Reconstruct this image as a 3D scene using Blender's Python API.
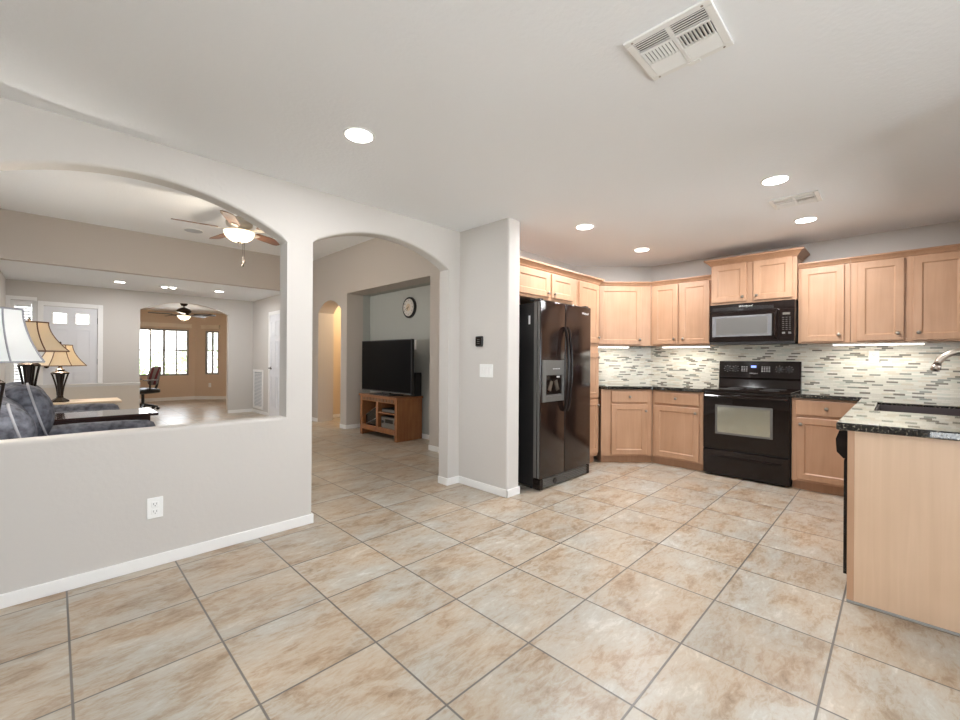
import bpy, bmesh, math, random
from mathutils import Matrix, Vector
random.seed(7)
for o in list(bpy.data.objects): bpy.data.objects.remove(o)
SC = bpy.context.scene; COL = SC.collection
PI = math.pi; SQ = math.sqrt(0.5)

# ------------------------------------------------------------------ camera
cam_d = bpy.data.cameras.new('camera'); cam = bpy.data.objects.new('camera', cam_d); COL.objects.link(cam)
az = math.radians(44.78); roll = math.radians(0.373)
Fv = Vector((math.cos(az), math.sin(az), 0)); R0 = Vector((math.sin(az), -math.cos(az), 0))
Rv = R0*math.cos(roll) + Vector((0, 0, math.sin(roll))); Uv = Rv.cross(Fv)
cam.matrix_world = Matrix(((Rv.x, Uv.x, -Fv.x, 0), (Rv.y, Uv.y, -Fv.y, 0), (Rv.z, Uv.z, -Fv.z, 1.2), (0, 0, 0, 1)))
cam_d.sensor_width = 36; cam_d.lens = 422.5/960*36; cam_d.shift_y = -1.5/960; cam_d.clip_start = 0.02
SC.camera = cam
# ------------------------------------------------------------------ world, exposure
SC.view_settings.view_transform = 'Standard'; SC.view_settings.look = 'None'
SC.view_settings.gamma = 1; SC.view_settings.use_curve_mapping = False
SC.view_settings.exposure = 0.72
SC.cycles.max_bounces = 10; SC.cycles.diffuse_bounces = 7; SC.cycles.glossy_bounces = 5; SC.cycles.transmission_bounces = 6
SC.cycles.sample_clamp_indirect = 6.0; SC.cycles.caustics_reflective = False; SC.cycles.caustics_refractive = False
W = bpy.data.worlds.new('daylight'); SC.world = W; W.use_nodes = True
_bg = W.node_tree.nodes['Background']; _bg.inputs[0].default_value = (0.86, 0.93, 1.0, 1); _bg.inputs[1].default_value = 5.0
WINDOW_POWER = 1.0
def portal(loc, rot, sx, sy):
    d = bpy.data.lights.new('window_portal', 'AREA'); d.shape = 'RECTANGLE'; d.size = sx; d.size_y = sy; d.energy = 1
    d.cycles.is_portal = True
    o = bpy.data.objects.new('window_portal', d); o.location = loc; o.rotation_euler = rot; COL.objects.link(o)
portal((-2.66, -1.325, 1.08), (0, -PI/2, 0), 2.1, 2.15)       # patio door, faces +X
portal((0.1, -2.66, 1.30), (PI/2, 0, 0), 4.2, 1.9)        # window behind the camera, faces +Y
portal((-3.06, 5.7, 1.15), (0, -PI/2, 0), 1.6, 3.0)
portal((2.1, 14.16, 1.31), (-PI/2, 0, 0), 1.1, 1.3)
sun_d = bpy.data.lights.new('sun', 'SUN'); sun_d.energy = 11; sun_d.angle = 0.01; sun_d.color = (1, 0.97, 0.92)
sun = bpy.data.objects.new('sun', sun_d); COL.objects.link(sun); sun.rotation_euler = Vector((-1, 0.1, -1.2)).to_track_quat('-Z', 'Y').to_euler()
LAMP = 11.5       # watts of each recessed light

# ------------------------------------------------------------------ materials
def newmat(name):
    m = bpy.data.materials.new(name); m.use_nodes = True
    return m, m.node_tree, m.node_tree.nodes['Principled BSDF']
def nd(nt, typ, **kw):
    n = nt.nodes.new(typ)
    for k, v in kw.items():
        if hasattr(n, k): setattr(n, k, v)
        else: n.inputs[k].default_value = v
    return n
def lk(nt, a, b): nt.links.new(a, b)
def simple(name, c, rough=0.5, metal=0.0, bump=0, bscale=60, coat=0.0, spec=0.5, vary=0.0):
    m, nt, b = newmat(name)
    b.inputs['Base Color'].default_value = (*c, 1); b.inputs['Roughness'].default_value = rough
    b.inputs['Metallic'].default_value = metal; b.inputs['Coat Weight'].default_value = coat
    b.inputs['Specular IOR Level'].default_value = spec
    tc = nd(nt, 'ShaderNodeTexCoord'); no = nd(nt, 'ShaderNodeTexNoise'); no.inputs['Scale'].default_value = bscale
    no.inputs['Detail'].default_value = 4; lk(nt, tc.outputs['Object'], no.inputs['Vector'])
    if bump:
        bp = nd(nt, 'ShaderNodeBump'); bp.inputs['Strength'].default_value = bump; bp.inputs['Distance'].default_value = 0.004
        lk(nt, no.outputs['Fac'], bp.inputs['Height']); lk(nt, bp.outputs['Normal'], b.inputs['Normal'])
    if vary:
        rp = nd(nt, 'ShaderNodeValToRGB'); e = rp.color_ramp.elements
        e[0].position = 0.3; e[1].position = 0.7
        e[0].color = (*[x*(1-vary) for x in c], 1); e[1].color = (*[min(1, x*(1+vary)) for x in c], 1)
        lk(nt, no.outputs['Fac'], rp.inputs[0]); lk(nt, rp.outputs[0], b.inputs['Base Color'])
    return m
def emit(name, c, s):
    m, nt, b = newmat(name); b.inputs['Base Color'].default_value = (*c, 1)
    b.inputs['Emission Color'].default_value = (*c, 1); b.inputs['Emission Strength'].default_value = s
    return m
def wood(name, c1, c2, sc=(26, 26, 1.6), rough=0.38, fine=0.5):
    m, nt, b = newmat(name); b.inputs['Roughness'].default_value = rough
    tc = nd(nt, 'ShaderNodeTexCoord'); mp = nd(nt, 'ShaderNodeMapping'); mp.inputs['Scale'].default_value = sc
    lk(nt, tc.outputs['Object'], mp.inputs[0])
    n1 = nd(nt, 'ShaderNodeTexNoise'); n1.inputs['Scale'].default_value = 1.0; n1.inputs['Detail'].default_value = 5; n1.inputs['Distortion'].default_value = 0.8
    lk(nt, mp.outputs[0], n1.inputs['Vector'])
    n2 = nd(nt, 'ShaderNodeTexNoise'); n2.inputs['Scale'].default_value = 3.2; n2.inputs['Detail'].default_value = 2
    lk(nt, tc.outputs['Object'], n2.inputs['Vector'])
    mx = nd(nt, 'ShaderNodeMath', operation='MULTIPLY_ADD'); mx.inputs[1].default_value = fine; lk(nt, n1.outputs['Fac'], mx.inputs[0])
    m2 = nd(nt, 'ShaderNodeMath', operation='MULTIPLY'); m2.inputs[1].default_value = 1-fine; lk(nt, n2.outputs['Fac'], m2.inputs[0]); lk(nt, m2.outputs[0], mx.inputs[2])
    rp = nd(nt, 'ShaderNodeValToRGB'); e = rp.color_ramp.elements; e[0].position = 0.32; e[1].position = 0.68
    e[0].color = (*c1, 1); e[1].color = (*c2, 1); lk(nt, mx.outputs[0], rp.inputs[0]); lk(nt, rp.outputs[0], b.inputs['Base Color'])
    return m

def paint(name, c, bump=0.25, scale=38):
    return simple(name, c, 0.75, bump=bump, bscale=scale, spec=0.3)
M = {}
M['wall'] = paint('greige_wall_paint', (0.565, 0.535, 0.500))
M['wall_shaded'] = paint('greige_paint_shaded', (0.50, 0.448, 0.400))  # same greige paint, with the living room's dimmer light darkened into the colour
M['wall_entry'] = paint('tan_entry_paint', (0.56, 0.495, 0.42))
M['wall_niche'] = paint('grey_green_niche_paint', (0.40, 0.405, 0.375))
M['ceiling'] = paint('ceiling_paint', (0.83, 0.845, 0.86), 0.4, 45)
M['office'] = paint('tan_office_paint', (0.63, 0.495, 0.375))
M['hall'] = paint('warm_hall_paint', (0.60, 0.49, 0.36))
M['trim'] = simple('white_trim', (0.80, 0.79, 0.77), 0.4)
M['door'] = simple('white_door_paint', (0.72, 0.72, 0.74), 0.45)
M['plastic'] = simple('white_plastic', (0.82, 0.82, 0.80), 0.35)
M['slot'] = simple('dark_slot', (0.03, 0.03, 0.03), 0.6)
M['black'] = simple('glossy_black_enamel', (0.012, 0.0075, 0.0065), 0.09, bump=0.03, bscale=160, spec=0.35)  # brown tint in the black stands in for the reflected floor
M['fridge'] = simple('textured_black_enamel', (0.016, 0.0085, 0.0065), 0.05, bump=0.10, bscale=210, spec=0.6)  # base colour browned to suggest the floor mirrored in the doors
M['blackmat'] = simple('matte_black', (0.014, 0.013, 0.013), 0.45)
M['rubber'] = simple('black_rubber', (0.02, 0.02, 0.02), 0.7)
M['glassblk'] = simple('black_glass', (0.011, 0.0065, 0.005), 0.03, spec=0.35)  # floor reflection put into the black as a brown cast
M['mirrorglass'] = simple('reflective_oven_glass', (0.52, 0.52, 0.44), 0.06, metal=0.8)
M['micscreen'] = simple('grey_microwave_screen', (0.30, 0.30, 0.31), 0.22, metal=0.6)
M['grey'] = simple('grey_appliance_plastic', (0.17, 0.165, 0.155), 0.3, metal=0.4)
M['alu'] = simple('grey_window_frame', (0.30, 0.29, 0.275), 0.5)
M['valance'] = wood('pale_valance_wood', (0.66, 0.55, 0.42), (0.76, 0.66, 0.53), (2, 20, 20))
M['steel'] = simple('brushed_nickel', (0.36, 0.33, 0.29), 0.30, metal=1.0)
M['silver'] = simple('silver_letters', (0.75, 0.75, 0.75), 0.3, metal=0.4)
M['faucet'] = simple('satin_nickel_faucet', (0.50, 0.43, 0.37), 0.30, metal=1.0)
M['bronze'] = simple('dark_bronze', (0.035, 0.025, 0.020), 0.35, metal=0.7)
M['fanmetal'] = simple('antique_white_metal', (0.60, 0.55, 0.48), 0.3, metal=0.6)
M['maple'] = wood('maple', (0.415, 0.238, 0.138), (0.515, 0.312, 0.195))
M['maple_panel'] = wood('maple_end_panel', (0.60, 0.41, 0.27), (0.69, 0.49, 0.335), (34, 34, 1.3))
M['maple_dark'] = wood('maple_moulding', (0.35, 0.19, 0.105), (0.45, 0.26, 0.155))
M['oak'] = wood('oak_stand', (0.21, 0.075, 0.026), (0.36, 0.15, 0.055), (24, 24, 1.6))
M['oakdark'] = wood('carved_oak', (0.13, 0.06, 0.03), (0.22, 0.11, 0.05), (24, 24, 2))
M['walnut'] = wood('walnut_blade', (0.10, 0.045, 0.025), (0.20, 0.09, 0.05), (6, 6, 20))
M['darkwood'] = simple('dark_mahogany', (0.035, 0.016, 0.014), 0.12, coat=0.4)
M['lightwood'] = wood('light_wood_top', (0.55, 0.42, 0.28), (0.66, 0.52, 0.37), (2, 20, 20))
M['suede'] = simple('charcoal_suede', (0.125, 0.13, 0.155), 0.9, bump=0.3, bscale=22, vary=0.55, spec=0.2)
M['piping'] = simple('grey_piping', (0.36, 0.36, 0.39), 0.8)
M['sink'] = simple('brown_composite_sink', (0.075, 0.055, 0.055), 0.35)
M['fabric_red'] = simple('maroon_mesh', (0.14, 0.02, 0.035), 0.7)
M['fabric_grey'] = simple('grey_mesh', (0.26, 0.26, 0.28), 0.6)
M['chairblack'] = simple('chair_black', (0.012, 0.012, 0.013), 0.4)
M['leaf'] = simple('shrub_leaf', (0.16, 0.26, 0.07), 0.6, bscale=8, vary=0.5)
M['ground'] = simple('pale_concrete', (0.74, 0.74, 0.73), 0.9, bscale=5, vary=0.2)
M['stucco'] = simple('pale_stucco', (0.72, 0.70, 0.66), 0.9, bump=0.2, bscale=30)
M['grille'] = simple('grey_filter', (0.42, 0.44, 0.47), 0.7)
M['lens'] = emit('recessed_lens', (1.0, 0.97, 0.92), 9.0)
M['tube'] = emit('undercabinet_tube', (1.0, 0.96, 0.86), 5.0)
M['display'] = emit('range_display', (0.25, 0.35, 0.9), 0.8)
M['bowl'] = emit('lit_glass_bowl', (1.0, 0.84, 0.62), 1.1)
M['screen'] = simple('tv_screen', (0.0015, 0.0015, 0.002), 0.35, spec=0.06)
M['clockface'] = simple('clock_face', (0.62, 0.58, 0.52), 0.6)
def shade_mat(name, c, e):
    m, nt, b = newmat(name); b.inputs['Base Color'].default_value = (*c, 1); b.inputs['Roughness'].default_value = 0.8
    b.inputs['Subsurface Weight'].default_value = 0.0
    tr = nd(nt, 'ShaderNodeBsdfTranslucent'); tr.inputs[0].default_value = (*c, 1)
    mx = nd(nt, 'ShaderNodeMixShader'); mx.inputs[0].default_value = 0.5
    out = nt.nodes['Material Output']
    lk(nt, b.outputs[0], mx.inputs[1]); lk(nt, tr.outputs[0], mx.inputs[2]); lk(nt, mx.outputs[0], out.inputs[0])
    return m
M['shade_tan'] = shade_mat('tan_lamp_shade', (0.84, 0.75, 0.60), 0)
M['shade_white'] = shade_mat('white_lamp_shade', (0.93, 0.94, 0.94), 0)
def glass_mat():
    m, nt, b = newmat('window_glass')
    tr = nd(nt, 'ShaderNodeBsdfTransparent'); gl = nd(nt, 'ShaderNodeBsdfGlossy'); gl.inputs['Roughness'].default_value = 0.02
    fr = nd(nt, 'ShaderNodeFresnel'); fr.inputs[0].default_value = 1.45
    mx = nd(nt, 'ShaderNodeMixShader'); lk(nt, fr.outputs[0], mx.inputs[0]); lk(nt, tr.outputs[0], mx.inputs[1]); lk(nt, gl.outputs[0], mx.inputs[2])
    lk(nt, mx.outputs[0], nt.nodes['Material Output'].inputs[0]); return m
M['glass'] = glass_mat()
def granite():
    m, nt, b = newmat('black_granite'); b.inputs['Roughness'].default_value = 0.035; b.inputs['Coat Weight'].default_value = 0.6; b.inputs['Coat Roughness'].default_value = 0.02
    tc = nd(nt, 'ShaderNodeTexCoord'); v = nd(nt, 'ShaderNodeTexNoise'); v.inputs['Scale'].default_value = 95; v.inputs['Detail'].default_value = 3
    lk(nt, tc.outputs['Object'], v.inputs['Vector'])
    rp = nd(nt, 'ShaderNodeValToRGB'); e = rp.color_ramp.elements
    e[0].position = 0.50; e[0].color = (0.007, 0.007, 0.006, 1); e[1].position = 0.70; e[1].color = (0.34, 0.31, 0.25, 1)
    x = e.new(0.58); x.color = (0.035, 0.03, 0.024, 1)
    lk(nt, v.outputs['Fac'], rp.inputs[0]); lk(nt, rp.outputs[0], b.inputs['Base Color']); return m
M['granite'] = granite()

TILE = 0.4558; TX0 = 0.9617; TY0 = 0.1944
def floor_mat():
    m, nt, b = newmat('beige_floor_tile')
    tc = nd(nt, 'ShaderNodeTexCoord'); sub = nd(nt, 'ShaderNodeVectorMath', operation='SUBTRACT'); sub.inputs[1].default_value = (TX0, TY0, 0)
    lk(nt, tc.outputs['Object'], sub.inputs[0])
    dv = nd(nt, 'ShaderNodeVectorMath', operation='SCALE'); dv.inputs['Scale'].default_value = 1/TILE; lk(nt, sub.outputs[0], dv.inputs[0])
    fr = nd(nt, 'ShaderNodeVectorMath', operation='FRACTION'); lk(nt, dv.outputs[0], fr.inputs[0])
    fl = nd(nt, 'ShaderNodeVectorMath', operation='FLOOR'); lk(nt, dv.outputs[0], fl.inputs[0])
    sx = nd(nt, 'ShaderNodeSeparateXYZ'); lk(nt, fr.outputs[0], sx.inputs[0])
    def edge(o):
        a = nd(nt, 'ShaderNodeMath', operation='SUBTRACT'); a.inputs[0].default_value = 1; lk(nt, o, a.inputs[1])
        k = nd(nt, 'ShaderNodeMath', operation='MINIMUM'); lk(nt, o, k.inputs[0]); lk(nt, a.outputs[0], k.inputs[1]); return k.outputs[0]
    mn = nd(nt, 'ShaderNodeMath', operation='MINIMUM'); lk(nt, edge(sx.outputs[0]), mn.inputs[0]); lk(nt, edge(sx.outputs[1]), mn.inputs[1])
    g = nd(nt, 'ShaderNodeMapRange'); g.inputs['From Min'].default_value = 0.006; g.inputs['From Max'].default_value = 0.011; lk(nt, mn.outputs[0], g.inputs[0])
    wn = nd(nt, 'ShaderNodeTexWhiteNoise', noise_dimensions='2D'); lk(nt, fl.outputs[0], wn.inputs['Vector'])
    off = nd(nt, 'ShaderNodeVectorMath', operation='SCALE'); off.inputs['Scale'].default_value = 40; lk(nt, wn.outputs['Color'], off.inputs[0])
    ad = nd(nt, 'ShaderNodeVectorMath', operation='ADD'); lk(nt, tc.outputs['Object'], ad.inputs[0]); lk(nt, off.outputs[0], ad.inputs[1])
    def streak(sc, det, rgh, dist):
        mp = nd(nt, 'ShaderNodeMapping'); mp.inputs['Rotation'].default_value = (0, 0, math.radians(38)); mp.inputs['Scale'].default_value = sc
        lk(nt, ad.outputs[0], mp.inputs[0]); n = nd(nt, 'ShaderNodeTexNoise'); n.inputs['Scale'].default_value = 1.0
        n.inputs['Detail'].default_value = det; n.inputs['Roughness'].default_value = rgh; n.inputs['Distortion'].default_value = dist
        lk(nt, mp.outputs[0], n.inputs['Vector']); return n
    n1 = streak((3.6, 7.0, 1), 8, 0.66, 0.5); n2 = streak((16, 42, 1), 6, 0.7, 0.8); n3 = streak((2.2, 3.0, 1), 3, 0.5, 0.2)
    a1 = nd(nt, 'ShaderNodeMath', operation='MULTIPLY_ADD'); a1.inputs[1].default_value = 0.62; lk(nt, n1.outputs['Fac'], a1.inputs[0])
    a2 = nd(nt, 'ShaderNodeMath', operation='MULTIPLY'); a2.inputs[1].default_value = 0.38; lk(nt, n2.outputs['Fac'], a2.inputs[0]); lk(nt, a2.outputs[0], a1.inputs[2])
    rp = nd(nt, 'ShaderNodeValToRGB'); e = rp.color_ramp.elements
    e[0].position = 0.34; e[0].color = (0.25, 0.175, 0.115, 1); e[1].position = 0.66; e[1].color = (0.60, 0.56, 0.50, 1)
    for p, c in ((0.44, (0.395, 0.305, 0.22)), (0.50, (0.45, 0.385, 0.31)), (0.57, (0.475, 0.435, 0.37))):
        k = e.new(p); k.color = (*c, 1)
    lk(nt, a1.outputs[0], rp.inputs[0])
    hs = nd(nt, 'ShaderNodeMapRange'); hs.inputs['From Min'].default_value = 0.40; hs.inputs['From Max'].default_value = 0.62; lk(nt, n3.outputs['Fac'], hs.inputs[0])
    tint = nd(nt, 'ShaderNodeMix', data_type='RGBA', blend_type='MULTIPLY'); tint.inputs[0].default_value = 1
    tc2 = nd(nt, 'ShaderNodeMix', data_type='RGBA'); tc2.inputs[6].default_value = (1.0, 0.95, 0.89, 1); tc2.inputs[7].default_value = (0.95, 1.0, 1.04, 1)
    lk(nt, hs.outputs[0], tc2.inputs[0]); lk(nt, rp.outputs[0], tint.inputs[6]); lk(nt, tc2.outputs[2], tint.inputs[7])
    tv = nd(nt, 'ShaderNodeMapRange'); tv.inputs['To Min'].default_value = 0.93; tv.inputs['To Max'].default_value = 1.06; lk(nt, wn.outputs['Value'], tv.inputs[0])
    sc = nd(nt, 'ShaderNodeVectorMath', operation='SCALE'); lk(nt, tint.outputs[2], sc.inputs[0]); lk(nt, tv.outputs[0], sc.inputs['Scale'])
    mx = nd(nt, 'ShaderNodeMix', data_type='RGBA'); mx.inputs[6].default_value = (0.15, 0.135, 0.12, 1)
    lk(nt, g.outputs[0], mx.inputs[0]); lk(nt, sc.outputs[0], mx.inputs[7]); lk(nt, mx.outputs[2], b.inputs['Base Color'])
    b.inputs['Roughness'].default_value = 0.30; b.inputs['Specular IOR Level'].default_value = 0.4
    bp = nd(nt, 'ShaderNodeBump'); bp.inputs['Strength'].default_value = 0.25; bp.inputs['Distance'].default_value = 0.003
    hh = nd(nt, 'ShaderNodeMath', operation='MULTIPLY_ADD'); hh.inputs[1].default_value = 0.5; lk(nt, n1.outputs['Fac'], hh.inputs[0]); lk(nt, g.outputs[0], hh.inputs[2])
    lk(nt, hh.outputs[0], bp.inputs['Height']); lk(nt, bp.outputs[0], b.inputs['Normal'])
    return m
M['floor'] = floor_mat()
def mosaic_mat():
    m, nt, b = newmat('strip_mosaic')
    uv = nd(nt, 'ShaderNodeTexCoord'); s = nd(nt, 'ShaderNodeSeparateXYZ'); lk(nt, uv.outputs['UV'], s.inputs[0])
    RH, CW = 0.0158, 0.078
    def ma(op, a, bb=None, c=None):
        n = nd(nt, 'ShaderNodeMath', operation=op)
        for i, v in enumerate((a, bb, c)):
            if v is None: continue
            if isinstance(v, (int, float)): n.inputs[i].default_value = v
            else: lk(nt, v, n.inputs[i])
        return n.outputs[0]
    r = ma('DIVIDE', s.outputs[1], RH); ri = ma('FLOOR', r); rf = ma('FRACT', r)
    w1 = nd(nt, 'ShaderNodeTexWhiteNoise', noise_dimensions='1D'); lk(nt, ri, w1.inputs['W'])
    c = ma('ADD', ma('DIVIDE', s.outputs[0], CW), ma('ADD', ma('MULTIPLY', ri, 0.37), ma('MULTIPLY', w1.outputs['Value'], 0.12))); ci = ma('FLOOR', c); cf = ma('FRACT', c)
    cb = nd(nt, 'ShaderNodeCombineXYZ'); lk(nt, ci, cb.inputs[0]); lk(nt, ri, cb.inputs[1])
    w2 = nd(nt, 'ShaderNodeTexWhiteNoise', noise_dimensions='2D'); lk(nt, cb.outputs[0], w2.inputs['Vector'])
    rp = nd(nt, 'ShaderNodeValToRGB'); rp.color_ramp.interpolation = 'CONSTANT'; e = rp.color_ramp.elements
    e[0].position = 0; e[0].color = (0.80, 0.775, 0.69, 1); e[1].position = 0.34; e[1].color = (0.74, 0.715, 0.63, 1)
    for p, q in ((0.60, (0.69, 0.63, 0.52)), (0.73, (0.66, 0.67, 0.59)), (0.82, (0.22, 0.20, 0.165)), (0.92, (0.30, 0.31, 0.27))):
        k = e.new(p); k.color = (*q, 1)
    lk(nt, w2.outputs['Value'], rp.inputs[0])
    gr = ma('MULTIPLY', ma('GREATER_THAN', rf, 0.10), ma('GREATER_THAN', cf, 0.018))
    mx = nd(nt, 'ShaderNodeMix', data_type='RGBA'); mx.inputs[6].default_value = (0.62, 0.59, 0.50, 1)
    lk(nt, gr, mx.inputs[0]); lk(nt, rp.outputs[0], mx.inputs[7]); lk(nt, mx.outputs[2], b.inputs['Base Color'])
    b.inputs['Roughness'].default_value = 0.22
    return m
M['mosaic'] = mosaic_mat()

# ------------------------------------------------------------------ mesh helpers
def FR(origin, facing):
    """local (u right as seen, w towards the viewer, z up) -> world"""
    u, w = {'-X': ((0, -1), (-1, 0)), '+X': ((0, 1), (1, 0)), '-Y': ((1, 0), (0, -1)), '+Y': ((-1, 0), (0, 1)), 'D': ((SQ, -SQ), (-SQ, -SQ))}[facing]
    return Matrix(((u[0], w[0], 0, origin[0]), (u[1], w[1], 0, origin[1]), (0, 0, 1, origin[2]), (0, 0, 0, 1)))
I4 = Matrix.Identity(4)
class MB:
    def __init__(s, mtx=None): s.b = bmesh.new(); s.m = mtx or I4; s.uvs = None
    def v(s, p): return s.b.verts.new(p)
    def quad(s, *ps): return s.b.faces.new([s.v(p) for p in ps])
    def box(s, x0, x1, y0, y1, z0, z1, rot=None, piv=None):
        vs = [Vector((x, y, z)) for x in (x0, x1) for y in (y0, y1) for z in (z0, z1)]
        if rot is not None:
            c = Vector(piv) if piv else sum(vs, Vector())/8
            vs = [c + rot @ (p-c) for p in vs]
        vs = [s.v(p) for p in vs]
        for f in ((0, 1, 3, 2), (4, 6, 7, 5), (0, 4, 5, 1), (2, 3, 7, 6), (0, 2, 6, 4), (1, 5, 7, 3)): s.b.faces.new([vs[i] for i in f])
        return s
    def rbox(s, x0, x1, y0, y1, z0, z1, r=0.01, seg=2):
        t = bmesh.new(); 
        vs = [t.verts.new((x, y, z)) for x in (x0, x1) for y in (y0, y1) for z in (z0, z1)]
        for f in ((0, 1, 3, 2), (4, 6, 7, 5), (0, 4, 5, 1), (2, 3, 7, 6), (0, 2, 6, 4), (1, 5, 7, 3)): t.faces.new([vs[i] for i in f])
        bmesh.ops.recalc_face_normals(t, faces=t.faces)
        bmesh.ops.bevel(t, geom=t.edges[:], offset=min(r, 0.49*min(abs(x1-x0), abs(y1-y0), abs(z1-z0))), segments=seg, profile=0.5, affect='EDGES')
        s.merge(t); return s
    def merge(s, t):
        mp = {v: s.v(v.co) for v in t.verts}
        for f in t.faces:
            try: s.b.faces.new([mp[v] for v in f.verts])
            except ValueError: pass
        t.free()
    def ring(s, c, ax, r, n=16, ph=0):
        ax = Vector(ax).normalized(); a = ax.orthogonal().normalized(); bb = ax.cross(a)
        return [s.v(Vector(c) + a*r*math.cos(2*PI*i/n+ph) + bb*r*math.sin(2*PI*i/n+ph)) for i in range(n)]
    def skin(s, rings, cap=True):
        for a, b2 in zip(rings, rings[1:]):
            n = len(a)
            for i in range(n): s.b.faces.new((a[i], a[(i+1) % n], b2[(i+1) % n], b2[i]))
        if cap: s.b.faces.new(rings[0][::-1]); s.b.faces.new(rings[-1])
        return s
    def cyl(s, p, q, r, n=16, r2=None):
        ax = Vector(q)-Vector(p); return s.skin([s.ring(p, ax, r, n), s.ring(q, ax, r if r2 is None else r2, n)])
    def tube(s, pts, r, n=10):
        pts = [Vector(p) for p in pts]; rs = []
        prev = None
        for i, p in enumerate(pts):
            t = (pts[min(i+1, len(pts)-1)]-pts[max(i-1, 0)]).normalized()
            if prev is None: a = t.orthogonal().normalized()
            else: a = (prev - t*prev.dot(t)).normalized()
            prev = a; bb = t.cross(a)
            rr = r[i] if isinstance(r, (list, tuple)) else r
            rs.append([s.v(p + a*rr*math.cos(2*PI*k/n) + bb*rr*math.sin(2*PI*k/n)) for k in range(n)])
        return s.skin(rs)
    def lathe(s, c, prof, n=24, ax=(0, 0, 1), cap=True):
        ax = Vector(ax).normalized(); return s.skin([s.ring(Vector(c)+ax*h, ax, max(r, 1e-4), n) for r, h in prof], cap)
    def prism(s, poly, z0, z1, order='xyz'):
        """poly in two axes, extruded along the third; order gives (a, b, extrude)"""
        ix = ['xyz'.index(ch) for ch in order]
        def P(a, b2, c):
            p = [0, 0, 0]; p[ix[0]] = a; p[ix[1]] = b2; p[ix[2]] = c; return p
        A = [s.v(P(a, b2, z0)) for a, b2 in poly]; B = [s.v(P(a, b2, z1)) for a, b2 in poly]
        return s.skin([A, B])
    def build(s, name, mat, parent=None, smooth=False, bevel=0, seg=2, subsurf=0):
        for v in s.b.verts: v.co = s.m @ v.co
        bmesh.ops.recalc_face_normals(s.b, faces=s.b.faces)
        me = bpy.data.meshes.new(name)
        root = parent
        while root is not None and root.parent is not None: root = root.parent
        if root is not None and parent is not None:
            off = Vector(root.location)
            for v in s.b.verts: v.co -= off
        s.b.to_mesh(me); s.b.free(); me.materials.append(mat if not isinstance(mat, str) else M[mat])
        o = bpy.data.objects.new(name, me); COL.objects.link(o)
        if parent is not None: o.parent = parent
        if smooth:
            for p in me.polygons: p.use_smooth = True
        if bevel:
            bv = o.modifiers.new('bevel', 'BEVEL'); bv.width = bevel; bv.segments = seg; bv.limit_method = 'ANGLE'; bv.angle_limit = math.radians(40)
        if subsurf:
            ss = o.modifiers.new('subsurf', 'SUBSURF'); ss.levels = subsurf; ss.render_levels = subsurf
        return o
def smooth_by_angle(o, deg=40):
    me = o.data
    for p in me.polygons: p.use_smooth = True
    b = bmesh.new(); b.from_mesh(me)
    for e in b.edges:
        if len(e.link_faces) == 2 and e.calc_face_angle(0) > math.radians(deg): e.smooth = False
    b.to_mesh(me); b.free(); return o
def thing(name, label, cat, loc=(0, 0, 0), group=None):
    o = bpy.data.objects.new(name, None); COL.objects.link(o); o.location = loc; o.empty_display_size = 0.1
    o['label'] = label; o['category'] = cat
    if group: o['group'] = group
    return o
def tag(o, label, cat, group=None):
    o['label'] = label; o['category'] = cat
    if group: o['group'] = group
    return o
def struct(o): o['kind'] = 'structure'; return o
def sbox(name, x0, x1, y0, y1, z0, z1, mat='wall'): return struct(MB().box(x0, x1, y0, y1, z0, z1).build(name, mat))
def dup(root, loc, label, rotz=None):
    r = root.copy(); COL.objects.link(r); r.location = loc; r['label'] = label
    if rotz is not None: r.rotation_euler = (0, 0, rotz)
    for ch in list(root.children):
        c = ch.copy(); COL.objects.link(c); c.parent = r
        for g in ch.children:
            d = g.copy(); COL.objects.link(d); d.parent = c
    return r
def text(txt, size, mtx, mat, name, parent, depth=0.0008, shear=0.0):
    cu = bpy.data.curves.new(name, 'FONT'); cu.body = txt; cu.size = size; cu.extrude = depth; cu.align_x = 'CENTER'; cu.align_y = 'CENTER'; cu.shear = shear
    t = bpy.data.objects.new(name, cu); COL.objects.link(t)
    me = bpy.data.meshes.new_from_object(t.evaluated_get(bpy.context.evaluated_depsgraph_get()))
    bpy.data.objects.remove(t); me.transform(mtx)
    root = parent
    while root.parent is not None: root = root.parent
    me.transform(Matrix.Translation(-Vector(root.location)))
    me.materials.clear(); me.materials.append(M[mat])
    o = bpy.data.objects.new(name, me); COL.objects.link(o); o.parent = parent; return o
def text_frame(mtx, u, w, z):
    """text lying in the u-z plane of a facing frame, front towards +w"""
    return mtx @ Matrix(((1, 0, 0, u), (0, 0, 1, w), (0, 1, 0, z), (0, 0, 0, 1)))

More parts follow.
